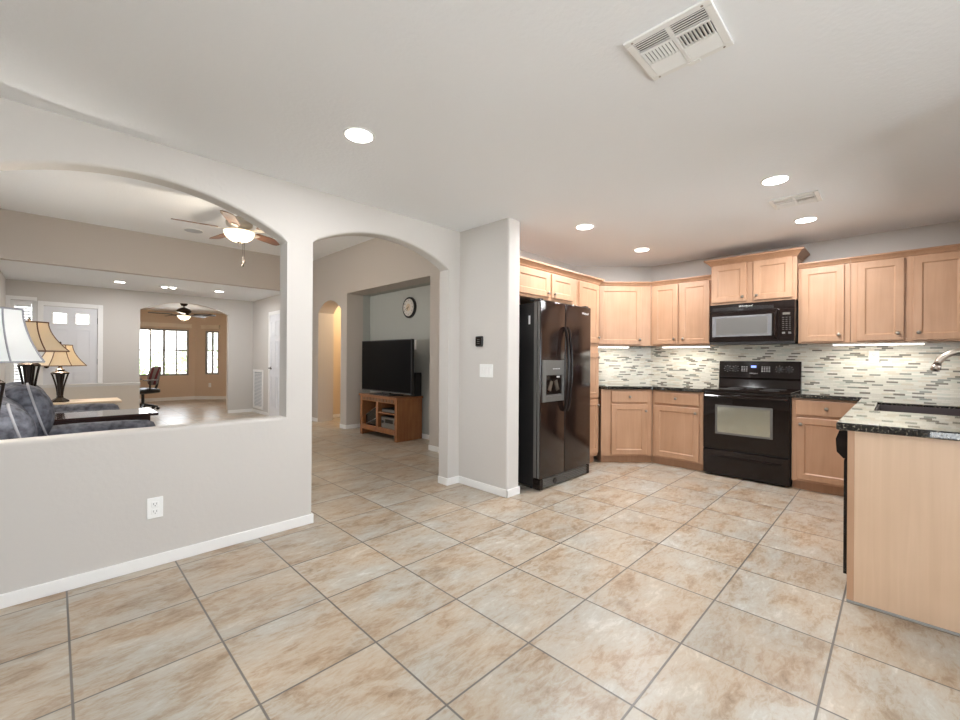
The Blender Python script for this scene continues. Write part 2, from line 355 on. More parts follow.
# ------------------------------------------------------------------ walls with openings
def slab(name, mtx, u0, u1, z0, z1, t, ops, mat='wall', soft_edge=0.0):
    """wall in a facing frame, front at w=0, back at w=-t. ops: (ua, ub, sill, spring, apex)"""
    mb = MB(mtx); st = {u0, u1}
    def top(o, u):
        ua, ub, zs, sp, ap = o
        if ap - sp < 1e-4: return sp
        h = (ub-ua)/2; r = (h*h+(ap-sp)**2)/(2*(ap-sp)); d = u-(ua+ub)/2
        return ap - r + math.sqrt(max(r*r-d*d, 0))
    for o in ops:
        n = 36 if o[4]-o[3] > 1e-4 else 1
        st |= {o[0]+(o[1]-o[0])*i/n for i in range(n+1)}
    st = sorted(st)
    for a, c in zip(st, st[1:]):
        if c-a < 1e-6: continue
        mid = (a+c)/2; hit = [o for o in ops if o[0] < mid < o[1]]
        segs = [((z0, z0), (z1, z1))]
        if hit:
            o = hit[0]; ta, tc = top(o, a), top(o, c)
            segs = [((ta, tc), (z1, z1))]
            mb.quad((a, 0, ta), (c, 0, tc), (c, -t, tc), (a, -t, ta))
            if o[2] > z0 + 1e-4:
                segs.append(((z0, z0), (o[2], o[2]))); mb.quad((a, 0, o[2]), (c, 0, o[2]), (c, -t, o[2]), (a, -t, o[2]))
        for (la, lc), (ha, hc) in segs:
            for w in (0, -t): mb.quad((a, w, la), (c, w, lc), (c, w, hc), (a, w, ha))
        mb.quad((a, 0, z1), (c, 0, z1), (c, -t, z1), (a, -t, z1))
        if not hit or hit[0][2] > z0+1e-4: mb.quad((a, 0, z0), (c, 0, z0), (c, -t, z0), (a, -t, z0))
    for o in ops:
        for u in (o[0], o[1]): mb.quad((u, 0, o[2]), (u, -t, o[2]), (u, -t, o[3]), (u, 0, o[3]))
    for u in (u0, u1):
        if not any(abs(o[0]-u) < 1e-5 or abs(o[1]-u) < 1e-5 for o in ops): mb.quad((u, 0, z0), (u, -t, z0), (u, -t, z1), (u, 0, z1))
    bmesh.ops.remove_doubles(mb.b, verts=mb.b.verts[:], dist=1e-5)
    o = mb.build(name, mat)
    if soft_edge:
        bv = o.modifiers.new('bevel', 'BEVEL'); bv.width = soft_edge; bv.segments = 4; bv.limit_method = 'ANGLE'; bv.angle_limit = math.radians(50)
    return struct(o)

CK, CL = 2.42, 3.04         # kitchen and living room ceilings
WY = 3.02                    # wall with the arches
XK = 5.51                    # range wall
fb = MB(); fb.prism([(-3.2, -2.8), (6.2, -2.8), (6.2, 10.2), (4.0, 10.2), (4.0, 14.3), (0.75, 14.3), (0.75, 10.2), (-3.2, 10.2)], -0.12, 0.0); struct(fb.build('floor', 'floor'))
sbox('ceiling', -2.75, 5.65, -2.75, WY, CK, CK+0.1, 'ceiling')
sbox('ceiling_living', -3.15, 3.9, WY+0.13, 8.0, CL, CL+0.1, 'ceiling')
sbox('ceiling_foyer', -3.15, 3.3, 8.12, 10.1, CK, CK+0.1, 'ceiling')
sbox('ceiling_office', 0.78, 3.95, 10.22, 14.25, CK, CK+0.1, 'ceiling')
sbox('ceiling_hall', 3.761, 5.3, 6.5, 8.1, CK, CK+0.1, 'ceiling')
slab('wall_left', FR((0, WY, 0), '-Y'), -2.75, 5.65, 0, CL+0.1, 0.13, [(-0.377, 1.137, 0.785, 2.005, 2.223), (1.317, 2.618, 0, 2.038, 2.212)], soft_edge=0.018)
struct(MB().box(2.76, 2.922, 2.40, WY+0.02, 0, CK+0.02).build('wall_pier', 'wall', bevel=0.018, seg=4))
slab('wall_right', FR((XK, 0, 0), '-X'), -2.318, 0.60, 0, CK, 0.12, [])
md = MB(); md.prism([(XK, 2.318), (4.808, WY), (4.87, WY), (XK+0.06, 2.318)], 0, CK); struct(md.build('wall_corner', 'wall'))
slab('wall_sink', FR((0, -0.46, 0), '+Y'), -5.6, -2.90, 0, CK, 0.14, [(-4.75, -3.35, 1.15, 2.05, 2.05)])
slab('wall_nook', FR((2.80, 0, 0), '-X'), 0.46, 2.75, 0, CK, 0.12, [])
slab('wall_back', FR((0, -2.6, 0), '+Y'), -2.80, 2.75, 0, CK, 0.12, [(-2.2, 2.0, 0.35, 2.25, 2.25)])
slab('wall_patio', FR((-2.6, 0, 0), '+X'), -2.75, WY, 0, CK, 0.12, [(-2.4, -0.25, 0.02, 2.12, 2.12)])
# living room, foyer
slab('wall_living_right', FR((3.46, 0, 0), '-X'), -8.0, -(WY+0.13), 0, CL+0.1, 0.30, [(-7.68, -6.80, 0, 2.03, 2.22), (-6.59, -4.36, 0, 2.28, 2.28)], mat='wall_shaded')
nb = MB(); nb.box(3.90, 3.98, 4.26, 6.69, 0, 2.38); nb.box(3.76, 3.90, 6.59, 6.69, 0, 2.38); nb.box(3.76, 3.90, 4.26, 4.36, 0, 2.38); nb.box(3.76, 3.90, 4.36, 6.59, 2.28, 2.38)
struct(nb.build('wall_niche', 'wall_niche'))
slab('wall_living_left', FR((-3.0, 0, 0), '+X'), WY+0.13, 8.0, 0, CL+0.1, 0.12, [(4.2, 7.2, 0.35, 1.95, 1.95)], mat='wall_shaded')
sbox('wall_soffit', -3.0, 3.46, 8.0, 8.12, CK, CL+0.1, 'wall_shaded')
sbox('wall_living_back', -3.0, -0.55, 8.0, 8.12, 0, CK)
sbox('wall_return', 3.08, 3.76, 8.001, 8.12, 0, CK, 'wall_shaded')
sbox('wall_entry', -0.55, 0.89, 8.0, 8.13, 0, 0.775, 'wall_entry')
sbox('trim_3', -0.55, 0.905, 7.985, 8.145, 0.775, 0.81, 'wall')
sbox('wall_foyer_left', -0.65, -0.55, 8.12, 10.1, 0, CK)
slab('wall_foyer_right', FR((3.08, 0, 0), '-X'), -10.1, -8.12, 0, CK, 0.2, [])
FX = FR((0, 10.1, 0), '-Y')
slab('wall_foyer', FX, -0.65, 3.28, 0, CK+0.1, 0.12, [(-0.50, -0.22, 0.30, 2.10, 2.10), (-0.13, 0.54, 0, 2.035, 2.035), (1.13, 2.60, 0, 2.08, 2.27)])
# office
slab('wall_office', FR((0, 14.1, 0), '-Y'), 0.80, 2.80, 0, CK, 0.12, [(1.53, 2.65, 0.68, 1.945, 1.945)], 'office')
slab('wall_bay', FR((2.8, 14.1, 0), 'D'), 0, 1.40, 0, CK, 0.10, [(0.28, 0.66, 0.70, 1.925, 1.925)], 'office')
sbox('wall_office_right', 3.79, 3.90, 10.22, 13.11, 0, CK, 'office')
sbox('wall_office_left', 0.80, 0.90, 10.22, 14.1, 0, CK, 'office')
sbox('wall_office_front', 2.60, 3.79, 10.22, 10.24, 0, CK, 'office')
# hall
sbox('wall_hall', 3.76, 5.2, 8.0, 8.1, 0, CK, 'hall')
sbox('wall_hall_end', 5.2, 5.3, 6.5, 8.1, 0, CK, 'hall')
sbox('wall_hall_near', 3.98, 5.3, 6.58, 6.68, 0, CK, 'hall')
# baseboards
BH = 0.068
def bboard(name, pts):
    for i, (x0, x1, y0, y1) in enumerate(pts): pass
    mb = MB()
    for x0, x1, y0, y1 in pts: mb.box(x0, x1, y0, y1, 0, BH)
    return struct(mb.build(name, 'trim', bevel=0.004))
T = 0.013
bboard('baseboard_left', [(-2.6, 1.317+T, WY-T, WY), (1.317, 1.317+T, WY, WY+0.13), (2.618-T, 2.618, WY, WY+0.13), (2.618-T, 2.76, WY-T, WY), (-2.6, 1.317, WY+0.13, WY+0.13+T)])
bboard('baseboard_pier', [(2.76-T, 2.76, 2.40-T, WY-T), (2.76-T, 2.922, 2.40-T, 2.40)])
bboard('baseboard_living', [(3.46-T, 3.46, 7.68, 8.0), (3.46-T, 3.46, 6.59, 6.80), (3.46-T, 3.46, WY+0.15, 4.36), (3.46, 3.90, 6.59-T, 6.59), (3.90-T, 3.90, 4.36, 6.59-T), (3.46, 3.90, 4.36, 4.36+T)])
bboard('baseboard_hall', [(3.76, 5.2, 8.0-T, 8.0), (5.2-T, 5.2, 6.7, 8.0-T)])
bboard('baseboard_foyer', [(2.60, 3.08, 10.1-T, 10.1), (3.08-T, 3.08, 9.10, 10.1-T), (0.62, 1.13, 10.1-T, 10.1)])
bo = MB(); bo.box(0.9, 2.8, 14.1-T, 14.1, 0, 0.09)
bo.prism([(2.8, 14.1-T), (3.79-T, 13.11), (3.79, 13.11), (2.8, 14.1)], 0, 0.09); struct(bo.build('baseboard_office', 'trim'))

# ------------------------------------------------------------------ windows and doors (part of the room)
def window_frame(n, mtx, u0, u1, z0, z1, w, mull=(), rails=(), fw=0.045, d=0.05):
    mb = MB(mtx)
    for a, b2, c, e in ((u0, u0+fw, z0, z1), (u1-fw, u1, z0, z1), (u0+fw, u1-fw, z0, z0+fw), (u0+fw, u1-fw, z1-fw, z1)): mb.box(a, b2, w-d, w, c, e)
    for u, k in mull: mb.box(u-k/2, u+k/2, w-d+0.005, w-0.005, z0+fw, z1-fw)
    for z, k in rails: mb.box(u0+fw, u1-fw, w-d+0.008, w-0.008, z-k/2, z+k/2)
    o = struct(mb.build('window_%d' % n, 'alu' if n in (1, 2) else 'trim'))
    g = MB(mtx); g.box(u0+fw, u1-fw, w-d/2-0.003, w-d/2+0.003, z0+fw, z1-fw); g.build('window_pane', 'glass', o)
    return o
OW = FR((0, 14.1, 0), '-Y'); BW = FR((2.8, 14.1, 0), 'D')
window_frame(1, OW, 1.53, 2.65, 0.68, 1.945, -0.02, [(2.093, 0.05), (1.80, 0.03), (2.375, 0.03)], [(1.37, 0.032)])
window_frame(2, BW, 0.28, 0.66, 0.70, 1.925, -0.02, [(0.47, 0.045)], [(1.38, 0.025)])
window_frame(3, FX, -0.50, -0.22, 0.30, 2.10, -0.06)
window_frame(4, FR((-2.6, 0, 0), '+X'), -2.4, -0.25, 0.02, 2.12, -0.03, [(-1.32, 0.09)])
window_frame(5, FR((0, -2.6, 0), '+Y'), -2.2, 2.0, 0.35, 2.25, -0.03, [(-0.8, 0.08), (0.6, 0.08)])
window_frame(6, FR((0, -0.46, 0), '+Y'), -4.75, -3.35, 1.15, 2.05, -0.03, [(-4.05, 0.06)])
window_frame(7, FR((-3.0, 0, 0), '+X'), 4.2, 7.2, 0.35, 1.95, -0.03, [(5.2, 0.07), (6.2, 0.07)])
cs = MB(FX); cs.box(-0.56, -0.50, 0, 0.02, 0.24, 2.16); cs.box(-0.22, -0.205, 0, 0.02, 0.24, 2.16); cs.box(-0.50, -0.22, 0, 0.02, 2.10, 2.16); cs.box(-0.50, -0.22, 0, 0.02, 0.24, 0.30)
struct(cs.build('trim_1', 'trim'))
def panel_rects(mb, w, rects, depth=0.012, b=0.014):
    for u0, u1, z0, z1 in rects:   # raised moulded panel ring
        for a, b2, c, e in ((u0, u0+b, z0, z1), (u1-b, u1, z0, z1), (u0+b, u1-b, z0, z0+b), (u0+b, u1-b, z1-b, z1)): mb.box(a, b2, w, w+depth, c, e)
        mb.box(u0+0.03, u1-0.03, w, w+depth*0.8, z0+0.03, z1-0.03)
def front_door():
    mb = MB(FX); w = -0.02; t = 0.045; u0, u1 = -0.13, 0.54
    L = [(-0.015, 0.145, 1.755, 1.925), (0.265, 0.425, 1.755, 1.925)]
    # slab around the two lights
    mb.box(u0, L[0][0], w-t, w, 0.01, 2.03); mb.box(L[0][1], L[1][0], w-t, w, 0.01, 2.03); mb.box(L[1][1], u1, w-t, w, 0.01, 2.03)
    for l in L: mb.box(l[0], l[1], w-t, w, 0.01, l[2]); mb.box(l[0], l[1], w-t, w, l[3], 2.03)
    panel_rects(mb, w, [(-0.04, 0.17, 1.08, 1.66), (0.24, 0.45, 1.08, 1.66), (-0.04, 0.17, 0.2, 0.92), (0.24, 0.45, 0.2, 0.92)])
    d = struct(mb.build('door_1', 'door'))
    for l in L:
        f = MB(FX); b = 0.018
        for a, b2, c, e in ((l[0]-b, l[0], l[2]-b, l[3]+b), (l[1], l[1]+b, l[2]-b, l[3]+b), (l[0], l[1], l[2]-b, l[2]), (l[0], l[1], l[3], l[3]+b)): f.box(a, b2, w, w+0.012, c, e)
        fo = f.build('light_frame', 'trim', d); g = MB(FX); g.box(l[0], l[1], w-0.03, w-0.025, l[2], l[3]); g.build('pane', 'glass', fo)
    k = MB(FX); k.cyl((-0.09, w, 1.02), (-0.09, w+0.05, 1.02), 0.012); k.lathe((-0.09, w+0.045, 1.02), [(0.012, 0), (0.03, 0.008), (0.03, 0.022), (0.015, 0.032)], 16, (0, 1, 0)); k.lathe((-0.09, w, 1.02), [(0.032, 0), (0.032, 0.008)], 16, (0, 1, 0)); k.lathe((-0.09, w, 1.14), [(0.028, 0), (0.024, 0.02)], 16, (0, 1, 0))
    k.build('door_knob', 'bronze', d)
    for z in (0.25, 1.1, 1.82):
        h = MB(FX); h.cyl((0.545, w+0.008, z-0.05), (0.545, w+0.008, z+0.05), 0.009, 8); h.build('hinge', 'bronze', d)
    c = MB(FX); c.box(-0.20, -0.13, 0, 0.018, 0, 2.105); c.box(0.54, 0.61, 0, 0.018, 0, 2.105); c.box(-0.13, 0.54, 0, 0.018, 2.035, 2.105); struct(c.build('trim_2', 'trim', bevel=0.004))
front_door()
def side_door():
    mx = FR((3.08, 0, 0), '-X'); u0, u1 = -9.02, -8.26
    mb = MB(mx); mb.box(u0, u1, 0, 0.012, 0.01, 2.04)
    cols = [(u0+0.1, u0+0.34), (u1-0.34, u1-0.1)]
    panel_rects(mb, 0.012, [(a, b, z0, z1) for a, b in cols for z0, z1 in ((1.62, 1.92), (0.98, 1.52), (0.2, 0.82))])
    d = struct(mb.build('door_2', 'door'))
    c = MB(mx); c.box(u0-0.07, u0, 0, 0.022, 0, 2.11); c.box(u1, u1+0.07, 0, 0.022, 0, 2.11); c.box(u0, u1, 0, 0.022, 2.04, 2.11); struct(c.build('trim_4', 'trim', bevel=0.004))
    k = MB(mx); k.lathe((u0+0.07, 0.012, 0.98), [(0.03, 0), (0.03, 0.008), (0.012, 0.012), (0.012, 0.05)], 14, (0, 1, 0)); k.box(u0+0.06, u0+0.17, 0.045, 0.06, 0.97, 0.99); k.build('door_handle', 'bronze', d)
side_door()

# ------------------------------------------------------------------ kitchen cabinets
def panel_door(mb, u0, u1, z0, z1, w, t=0.02, fw=0.055, rec=0.009, ch=0.003):
    def rect(a, ww): return [mb.v(p) for p in ((u0+a, ww, z0+a), (u1-a, ww, z0+a), (u1-a, ww, z1-a), (u0+a, ww, z1-a))]
    R = [rect(0, w), rect(0, w+t-ch), rect(ch, w+t), rect(fw, w+t), rect(fw+0.004, w+t-0.004), rect(fw+0.010, w+t-rec)]
    mb.skin(R, cap=True)
def slab_front(mb, u0, u1, z0, z1, w, t=0.02, ch=0.004):
    def rect(a, ww): return [mb.v(p) for p in ((u0+a, ww, z0+a), (u1-a, ww, z0+a), (u1-a, ww, z1-a), (u0+a, ww, z1-a))]
    mb.skin([rect(0, w), rect(0, w+t-ch), rect(ch*1.5, w+t)], cap=True)
def knob(mtx, u, w, z, parent):
    mb = MB(mtx); mb.lathe((u, w, z), [(0.007, 0), (0.006, 0.010), (0.014, 0.016), (0.0155, 0.021), (0.012, 0.026), (0.004, 0.028)], 14, (0, 1, 0))
    return mb.build('knob', 'steel', parent, smooth=True)
def crown(mb, u0, u1, w, z, h=0.05, p=0.036, left=0.0, right=0.0, back=0.3):
    """stepped moulding along the front with mitred returns"""
    prof = [(0.004, 0), (0.010, 0.006), (0.012, 0.014), (0.55*p, 0.5*h), (0.85*p, 0.72*h), (p, 0.76*h), (p, h)]
    pts = []
    if left: pts += [('l', -back)]
    rows = []
    for d, dz in prof:
        row = []
        if left: row += [(u0-d, w-back, z+dz)]
        row += [(u0-(d if left else 0), w+d, z+dz), (u1+(d if right else 0), w+d, z+dz)]
        if right: row += [(u1+d, w-back, z+dz)]
        rows.append([mb.v(q) for q in row])
    # inner return to close the solid
    inner_lo = []; inner_hi = []
    for lst, zz in ((inner_lo, z), (inner_hi, z+h)):
        r = []
        if left: r += [(u0+0.004, w-back, zz)]
        r += [(u0+(0.004 if left else 0), w-0.004, zz), (u1-(0.004 if right else 0), w-0.004, zz)]
        if right: r += [(u1-0.004, w-back, zz)]
        lst += [mb.v(q) for q in r]
    loop = [inner_lo] + rows + [inner_hi]
    n = len(inner_lo)
    for a, b2 in zip(loop, loop[1:]+[loop[0]]):
        for i in range(n-1): mb.b.faces.new((a[i], a[i+1], b2[i+1], b2[i]))
    mb.b.faces.new([r[0] for r in loop][::-1]); mb.b.faces.new([r[-1] for r in loop])
def cabinet(name, label, mtx, u0, u1, z0, z1, w, depth, doors=(), drawers=(), group=None, poly=None, toe=None, cat='cabinet', crownargs=None):
    c = mtx @ Vector(((u0+u1)/2, w-depth/2, z0 if not toe else 0))
    r = thing(name, label, cat, c, group)
    body = MB(mtx)
    if poly: body.prism(poly, z0, z1)
    else: body.box(u0, u1, w-depth, w, z0, z1)
    body.build('carcass', 'maple', r, bevel=0.0015)
    for (a, b2, c0, c1, ku, kz) in doors:
        mb = MB(mtx); panel_door(mb, a, b2, c0, c1, w); d = mb.build('door', 'maple', r)
        if ku is not None: knob(mtx, ku, w+0.02, kz, d)
    for (a, b2, c0, c1) in drawers:
        mb = MB(mtx); slab_front(mb, a, b2, c0, c1, w); d = mb.build('drawer', 'maple', r); knob(mtx, (a+b2)/2, w+0.02, (c0+c1)/2, d)
    if toe:
        mb = MB(mtx)
        if toe == 'poly': pass
        else: mb.box(toe[0], toe[1], w-depth, w-0.05, 0, z0); mb.build('toe_kick', 'maple_dark', r)
    if crownargs:
        mb = MB(mtx); crown(mb, **crownargs); mb.build('crown_moulding', 'maple_dark', r)
    return r
RX = lambda X: FR((X, 0, 0), '-X')      # u = -Y
FY = lambda Y: FR((0, Y, 0), '-Y')      # u = X
UF, BF = 5.22, 4.87
U0 = RX(UF)
zt = 2.115
cabinet('wall_cabinet', 'two-door maple wall cabinet immediately left of the microwave', U0, -2.19, -1.502, 1.37, zt, 0, 0.285,
        doors=[(-2.161, -1.866, 1.385, 2.10, -1.906, 1.447), (-1.843, -1.522, 1.385, 2.10, -1.804, 1.447)], group='maple wall cabinets',
        crownargs=dict(u0=-2.19, u1=-1.502, w=0, z=zt-0.004))
cabinet('wall_cabinet', 'raised two-door maple cabinet with tall crown above the microwave', RX(5.17), -1.496, -0.722, 1.806, 2.25, 0, 0.335,
        doors=[(-1.481, -1.153, 1.83, 2.235, -1.185, 1.875), (-1.09, -0.758, 1.83, 2.235, -1.058, 1.875)], group='maple wall cabinets',
        crownargs=dict(u0=-1.496, u1=-0.722, w=0, z=2.235, h=0.072, p=0.062, left=1, right=1, back=0.335))
cabinet('wall_cabinet', 'single-door maple wall cabinet immediately right of the microwave', U0, -0.716, -0.325, 1.37, zt, 0, 0.285,
        doors=[(-0.695, -0.368, 1.385, 2.10, -0.405, 1.447)], group='maple wall cabinets', crownargs=dict(u0=-0.716, u1=-0.325, w=0, z=zt-0.004))
cabinet('wall_cabinet', 'two-door maple wall cabinet above the sink end of the backsplash', U0, -0.323, 0.455, 1.37, zt, 0, 0.285,
        doors=[(-0.280, 0.028, 1.385, 2.10, -0.01, 1.447), (0.080, 0.40, 1.385, 2.10, 0.118, 1.447)], group='maple wall cabinets', crownargs=dict(u0=-0.323, u1=0.455, w=0, z=zt-0.004))
# diagonal corner: local u runs along the wall, origin at the face corner with the range side
UC = FR((UF, 2.19, 0), 'D')
cabinet('corner_wall_cabinet', 'maple wall cabinet angled across the corner, one wide door', UC, -0.86, -0.002, 1.37, zt, 0, 0.285,
        doors=[(-0.652, -0.130, 1.385, 2.10, -0.150, 1.447)], group='maple wall cabinets',
        poly=[(-0.66, 0), (-0.002, 0), (-0.123, -0.285), (-0.66, -0.285)], crownargs=dict(u0=-0.66, u1=-0.012, w=0, z=zt-0.004))
# base cabinets
B0 = RX(BF); TK = 0.085; BT = 0.852
cabinet('base_cabinet', 'maple base cabinet left of the range, drawer over door', B0, -2.022, -1.478, TK, BT, 0, 0.63,
        doors=[(-1.99, -1.516, 0.105, 0.68, -1.548, 0.625)], drawers=[(-1.99, -1.518, 0.705, 0.836)], toe=(-2.044, -1.478), group='maple base cabinets')
cabinet('base_cabinet', 'maple base cabinet right of the range, drawer over door', B0, -0.712, -0.165, TK, BT, 0, 0.63,
        doors=[(-0.672, -0.235, 0.105, 0.675, -0.642, 0.615)], drawers=[(-0.680, -0.235, 0.70, 0.836)], toe=(-0.712, -0.18), group='maple base cabinets')
BC = FR((BF, 2.024, 0), 'D')
rb = cabinet('corner_base_cabinet', 'maple base cabinet angled across the corner beside the pantry', BC, -0.62, -0.002, TK, BT, 0, 0.6,
        doors=[(-0.475, -0.065, 0.105, 0.68, -0.085, 0.61)], drawers=[(-0.475, -0.065, 0.705, 0.838)], group='maple base cabinets',
        poly=[(-0.590, -0.02), (-0.590, 0), (-0.002, 0), (-0.255, -0.60), (-0.575, -0.60), (-0.575, -0.02)])
tk = MB(BC); tk.prism([(-0.575, -0.05), (0.019, -0.05), (-0.2, -0.45), (-0.575, -0.45)], 0, TK); tk.build('toe_kick', 'maple_dark', rb)
# fridge side
P0 = FY(2.49)
cabinet('over_fridge_cabinet', 'maple cabinet with two short doors above the refrigerator', P0, 2.924, 3.985, 1.785, 2.075, 0, 0.525,
        doors=[(2.955, 3.47, 1.812, 2.05, 3.435, 1.85), (3.51, 3.90, 1.812, 2.05, 3.545, 1.85)], group='maple wall cabinets',
        crownargs=dict(u0=2.924, u1=3.985, w=0, z=2.066, h=0.062, p=0.05))
pr = cabinet('pantry_cabinet', 'tall narrow maple pantry cabinet right of the refrigerator', P0, 3.987, 4.462, TK, 2.075, 0, 0.525,
        doors=[(4.025, 4.445, 1.385, 2.05, 4.42, 1.45), (4.025, 4.445, 0.76, 1.275, 4.42, 1.22), (4.025, 4.445, 0.12, 0.735, 4.42, 0.67)], toe=(3.987, 4.462), group=None,
        crownargs=dict(u0=3.987, u1=4.462, w=0, z=2.066, h=0.062, p=0.05, right=1, back=0.30))

# peninsula: sink base, end panel, dishwasher
PF = FR((0, 0.176, 0), '+Y')            # u = -X
pc = cabinet('peninsula_cabinet', 'maple peninsula cabinet with a tall plain end panel facing the room', PF, -4.85, -3.452, TK, 0.64, 0, 0.60,
        doors=[(-4.82, -4.16, 0.105, 0.625, -4.2, 0.58), (-4.14, -3.48, 0.105, 0.625, -4.1, 0.58)], toe=(-4.85, -3.452), group='maple base cabinets')
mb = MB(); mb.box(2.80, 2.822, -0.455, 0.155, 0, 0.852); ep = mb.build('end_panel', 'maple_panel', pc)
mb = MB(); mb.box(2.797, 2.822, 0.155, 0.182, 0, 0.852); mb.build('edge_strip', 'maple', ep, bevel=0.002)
mb = MB(); mb.cyl((2.797, -0.455, 0.004), (2.797, 0.182, 0.004), 0.006, 8); mb.build('floor_bead', 'alu', ep)
dw = thing('dishwasher', 'black dishwasher at the near end of the peninsula', 'dishwasher', (3.13, -0.1, 0))
mb = MB(); mb.box(2.826, 3.448, -0.42, 0.175, 0.10, 0.85); mb.build('tub', 'blackmat', dw)
mb = MB(); mb.box(2.828, 3.446, 0.176, 0.198, 0.12, 0.70); mb.build('door', 'black', dw, bevel=0.004)
mb = MB(); mb.prism([(0.176, 0.705), (0.200, 0.705), (0.226, 0.735), (0.230, 0.80), (0.216, 0.845), (0.176, 0.845)], 2.828, 3.446, 'yzx'); mb.build('control_panel', 'black', dw)
mb = MB(); mb.box(2.83, 3.44, -0.40, 0.12, 0.0, 0.10); mb.build('toe_plate', 'blackmat', dw)

# countertops
CT0, CT1 = 0.854, 0.892
def counter(name, label, polys, holes=None):
    mb = MB()
    for p in polys: mb.prism(p, CT0, CT1)
    return tag(mb.build(name, 'granite', bevel=0.007, seg=3), label, 'countertop')
def off(s, y): return s-y
# left piece follows the wall, the diagonal and the range wall
s_f = BF+2.024-0.05; s_w = 7.822
counter('countertop', 'black granite countertop across the corner left of the range',
        [[(4.466, s_f-4.466), (4.466, 3.012), (s_w-3.012, 3.012), (XK-0.004, s_w-XK+0.004), (XK-0.004, 1.482), (BF-0.036, 1.482), (BF-0.036, s_f-BF+0.036)]])
SX0, SX1, SY0, SY1 = 3.61, 4.36, -0.345, 0.112
E = XK-0.004
ct = MB()
ys = [-0.455, SY0, SY1, 0.224]; xs = [2.768, SX0, SX1, BF-0.036, E]
outer = [(xs[0], ys[0]), (E, ys[0]), (E, 0.718), (BF-0.036, 0.718), (BF-0.036, 0.224), (xs[0], 0.224)]
for zz in (CT0, CT1):
    for i in range(4):
        for j in range(3):
            if i == 1 and j == 1: continue
            ct.quad((xs[i], ys[j], zz), (xs[i+1], ys[j], zz), (xs[i+1], ys[j+1], zz), (xs[i], ys[j+1], zz))
    ct.quad((xs[3], 0.224, zz), (E, 0.224, zz), (E, 0.718, zz), (xs[3], 0.718, zz))
def wallq(p, q): ct.quad((*p, CT0), (*q, CT0), (*q, CT1), (*p, CT1))
xl = [(xs[i], ys[0]) for i in range(5)]+[(E, y) for y in ys[1:]]+[(E, 0.718), (xs[3], 0.718), (xs[3], 0.224), (xs[2], .224), (xs[1], .224), (xs[0], .224)]+[(xs[0], ys[2]), (xs[0], ys[1])]
for a, b2 in zip(xl, xl[1:]+[xl[0]]): wallq(a, b2)
hl = [(SX0, SY0), (SX1, SY0), (SX1, SY1), (SX0, SY1)]
for a, b2 in zip(hl, hl[1:]+[hl[0]]): wallq(a, b2)
bmesh.ops.remove_doubles(ct.b, verts=ct.b.verts[:], dist=1e-5)
tag(ct.build('countertop', 'granite', bevel=0.007, seg=3), 'black granite countertop of the peninsula, holding the sink', 'countertop')
sk = thing('sink', 'dark brown undermount sink set into the peninsula countertop', 'sink', (3.98, -0.11, 0.65))
mb = MB(); t = 0.006
def basin(mb, x0, x1, y0, y1, z0, z1, r=0.03):
    R = []
    for ins, z in ((0, z1), (0.004, z0+0.03), (0.03, z0)):
        R.append([mb.v(p) for p in ((x0+ins, y0+ins, z), (x1-ins, y0+ins, z), (x1-ins, y1-ins, z), (x0+ins, y1-ins, z))])
    mb.skin(R, cap=False); mb.b.faces.new(R[-1])
basin(mb, SX0+0.008, SX1-0.008, SY0+0.008, SY1-0.008, 0.68, CT1-0.016)
o = mb.build('basin', 'sink', sk); so = o.modifiers.new('solidify', 'SOLIDIFY'); so.thickness = 0.006; so.offset = 1
mb = MB(); mb.lathe((3.98, -0.11, 0.681), [(0.045, 0), (0.045, 0.004), (0.02, 0.005)], 20); mb.build('drain', 'steel', sk)
fc = thing('faucet', 'satin nickel gooseneck faucet standing behind the sink', 'faucet', (3.98, -0.398, CT1))
mb = MB(); mb.lathe((3.98, -0.398, CT1), [(0.032, 0), (0.032, 0.008), (0.024, 0.015), (0.022, 0.09), (0.016, 0.10)], 20); mb.build('base', 'faucet', fc, smooth=True)
pts = [(3.98, -0.398, 0.98), (3.98, -0.398, 1.15)] + [(3.98, -0.283-0.115*math.cos(a), 1.15+0.115*math.sin(a)) for a in [PI*i/14 for i in range(1, 14)]]
mb = MB(); mb.tube(pts, 0.0185, 14); mb.build('gooseneck', 'faucet', fc, smooth=True)
e0, e1 = Vector(pts[-1]), Vector(pts[-2]); dirv = (e0-e1).normalized()
mb = MB(); mb.skin([mb.ring(e0-dirv*0.002, dirv, 0.0185, 14), mb.ring(e0+dirv*0.010, dirv, 0.0205, 14), mb.ring(e0+dirv*0.035, dirv, 0.021, 14), mb.ring(e0+dirv*0.038, dirv, 0.017, 14)]); mb.build('spray_head', 'faucet', fc, smooth=True)
q = e0+dirv*0.02
mb = MB(); mb.rbox(q.x-0.006, q.x+0.006, q.y-0.026, q.y-0.012, q.z-0.012, q.z+0.016, 0.003); mb.build('spray_button', 'slot', fc)
mb = MB(); mb.cyl((4.0, -0.398, 0.955), (4.05, -0.398, 0.965), 0.010); mb.cyl((4.05, -0.398, 0.965), (4.10, -0.398, 1.00), 0.007); mb.build('lever', 'faucet', fc)

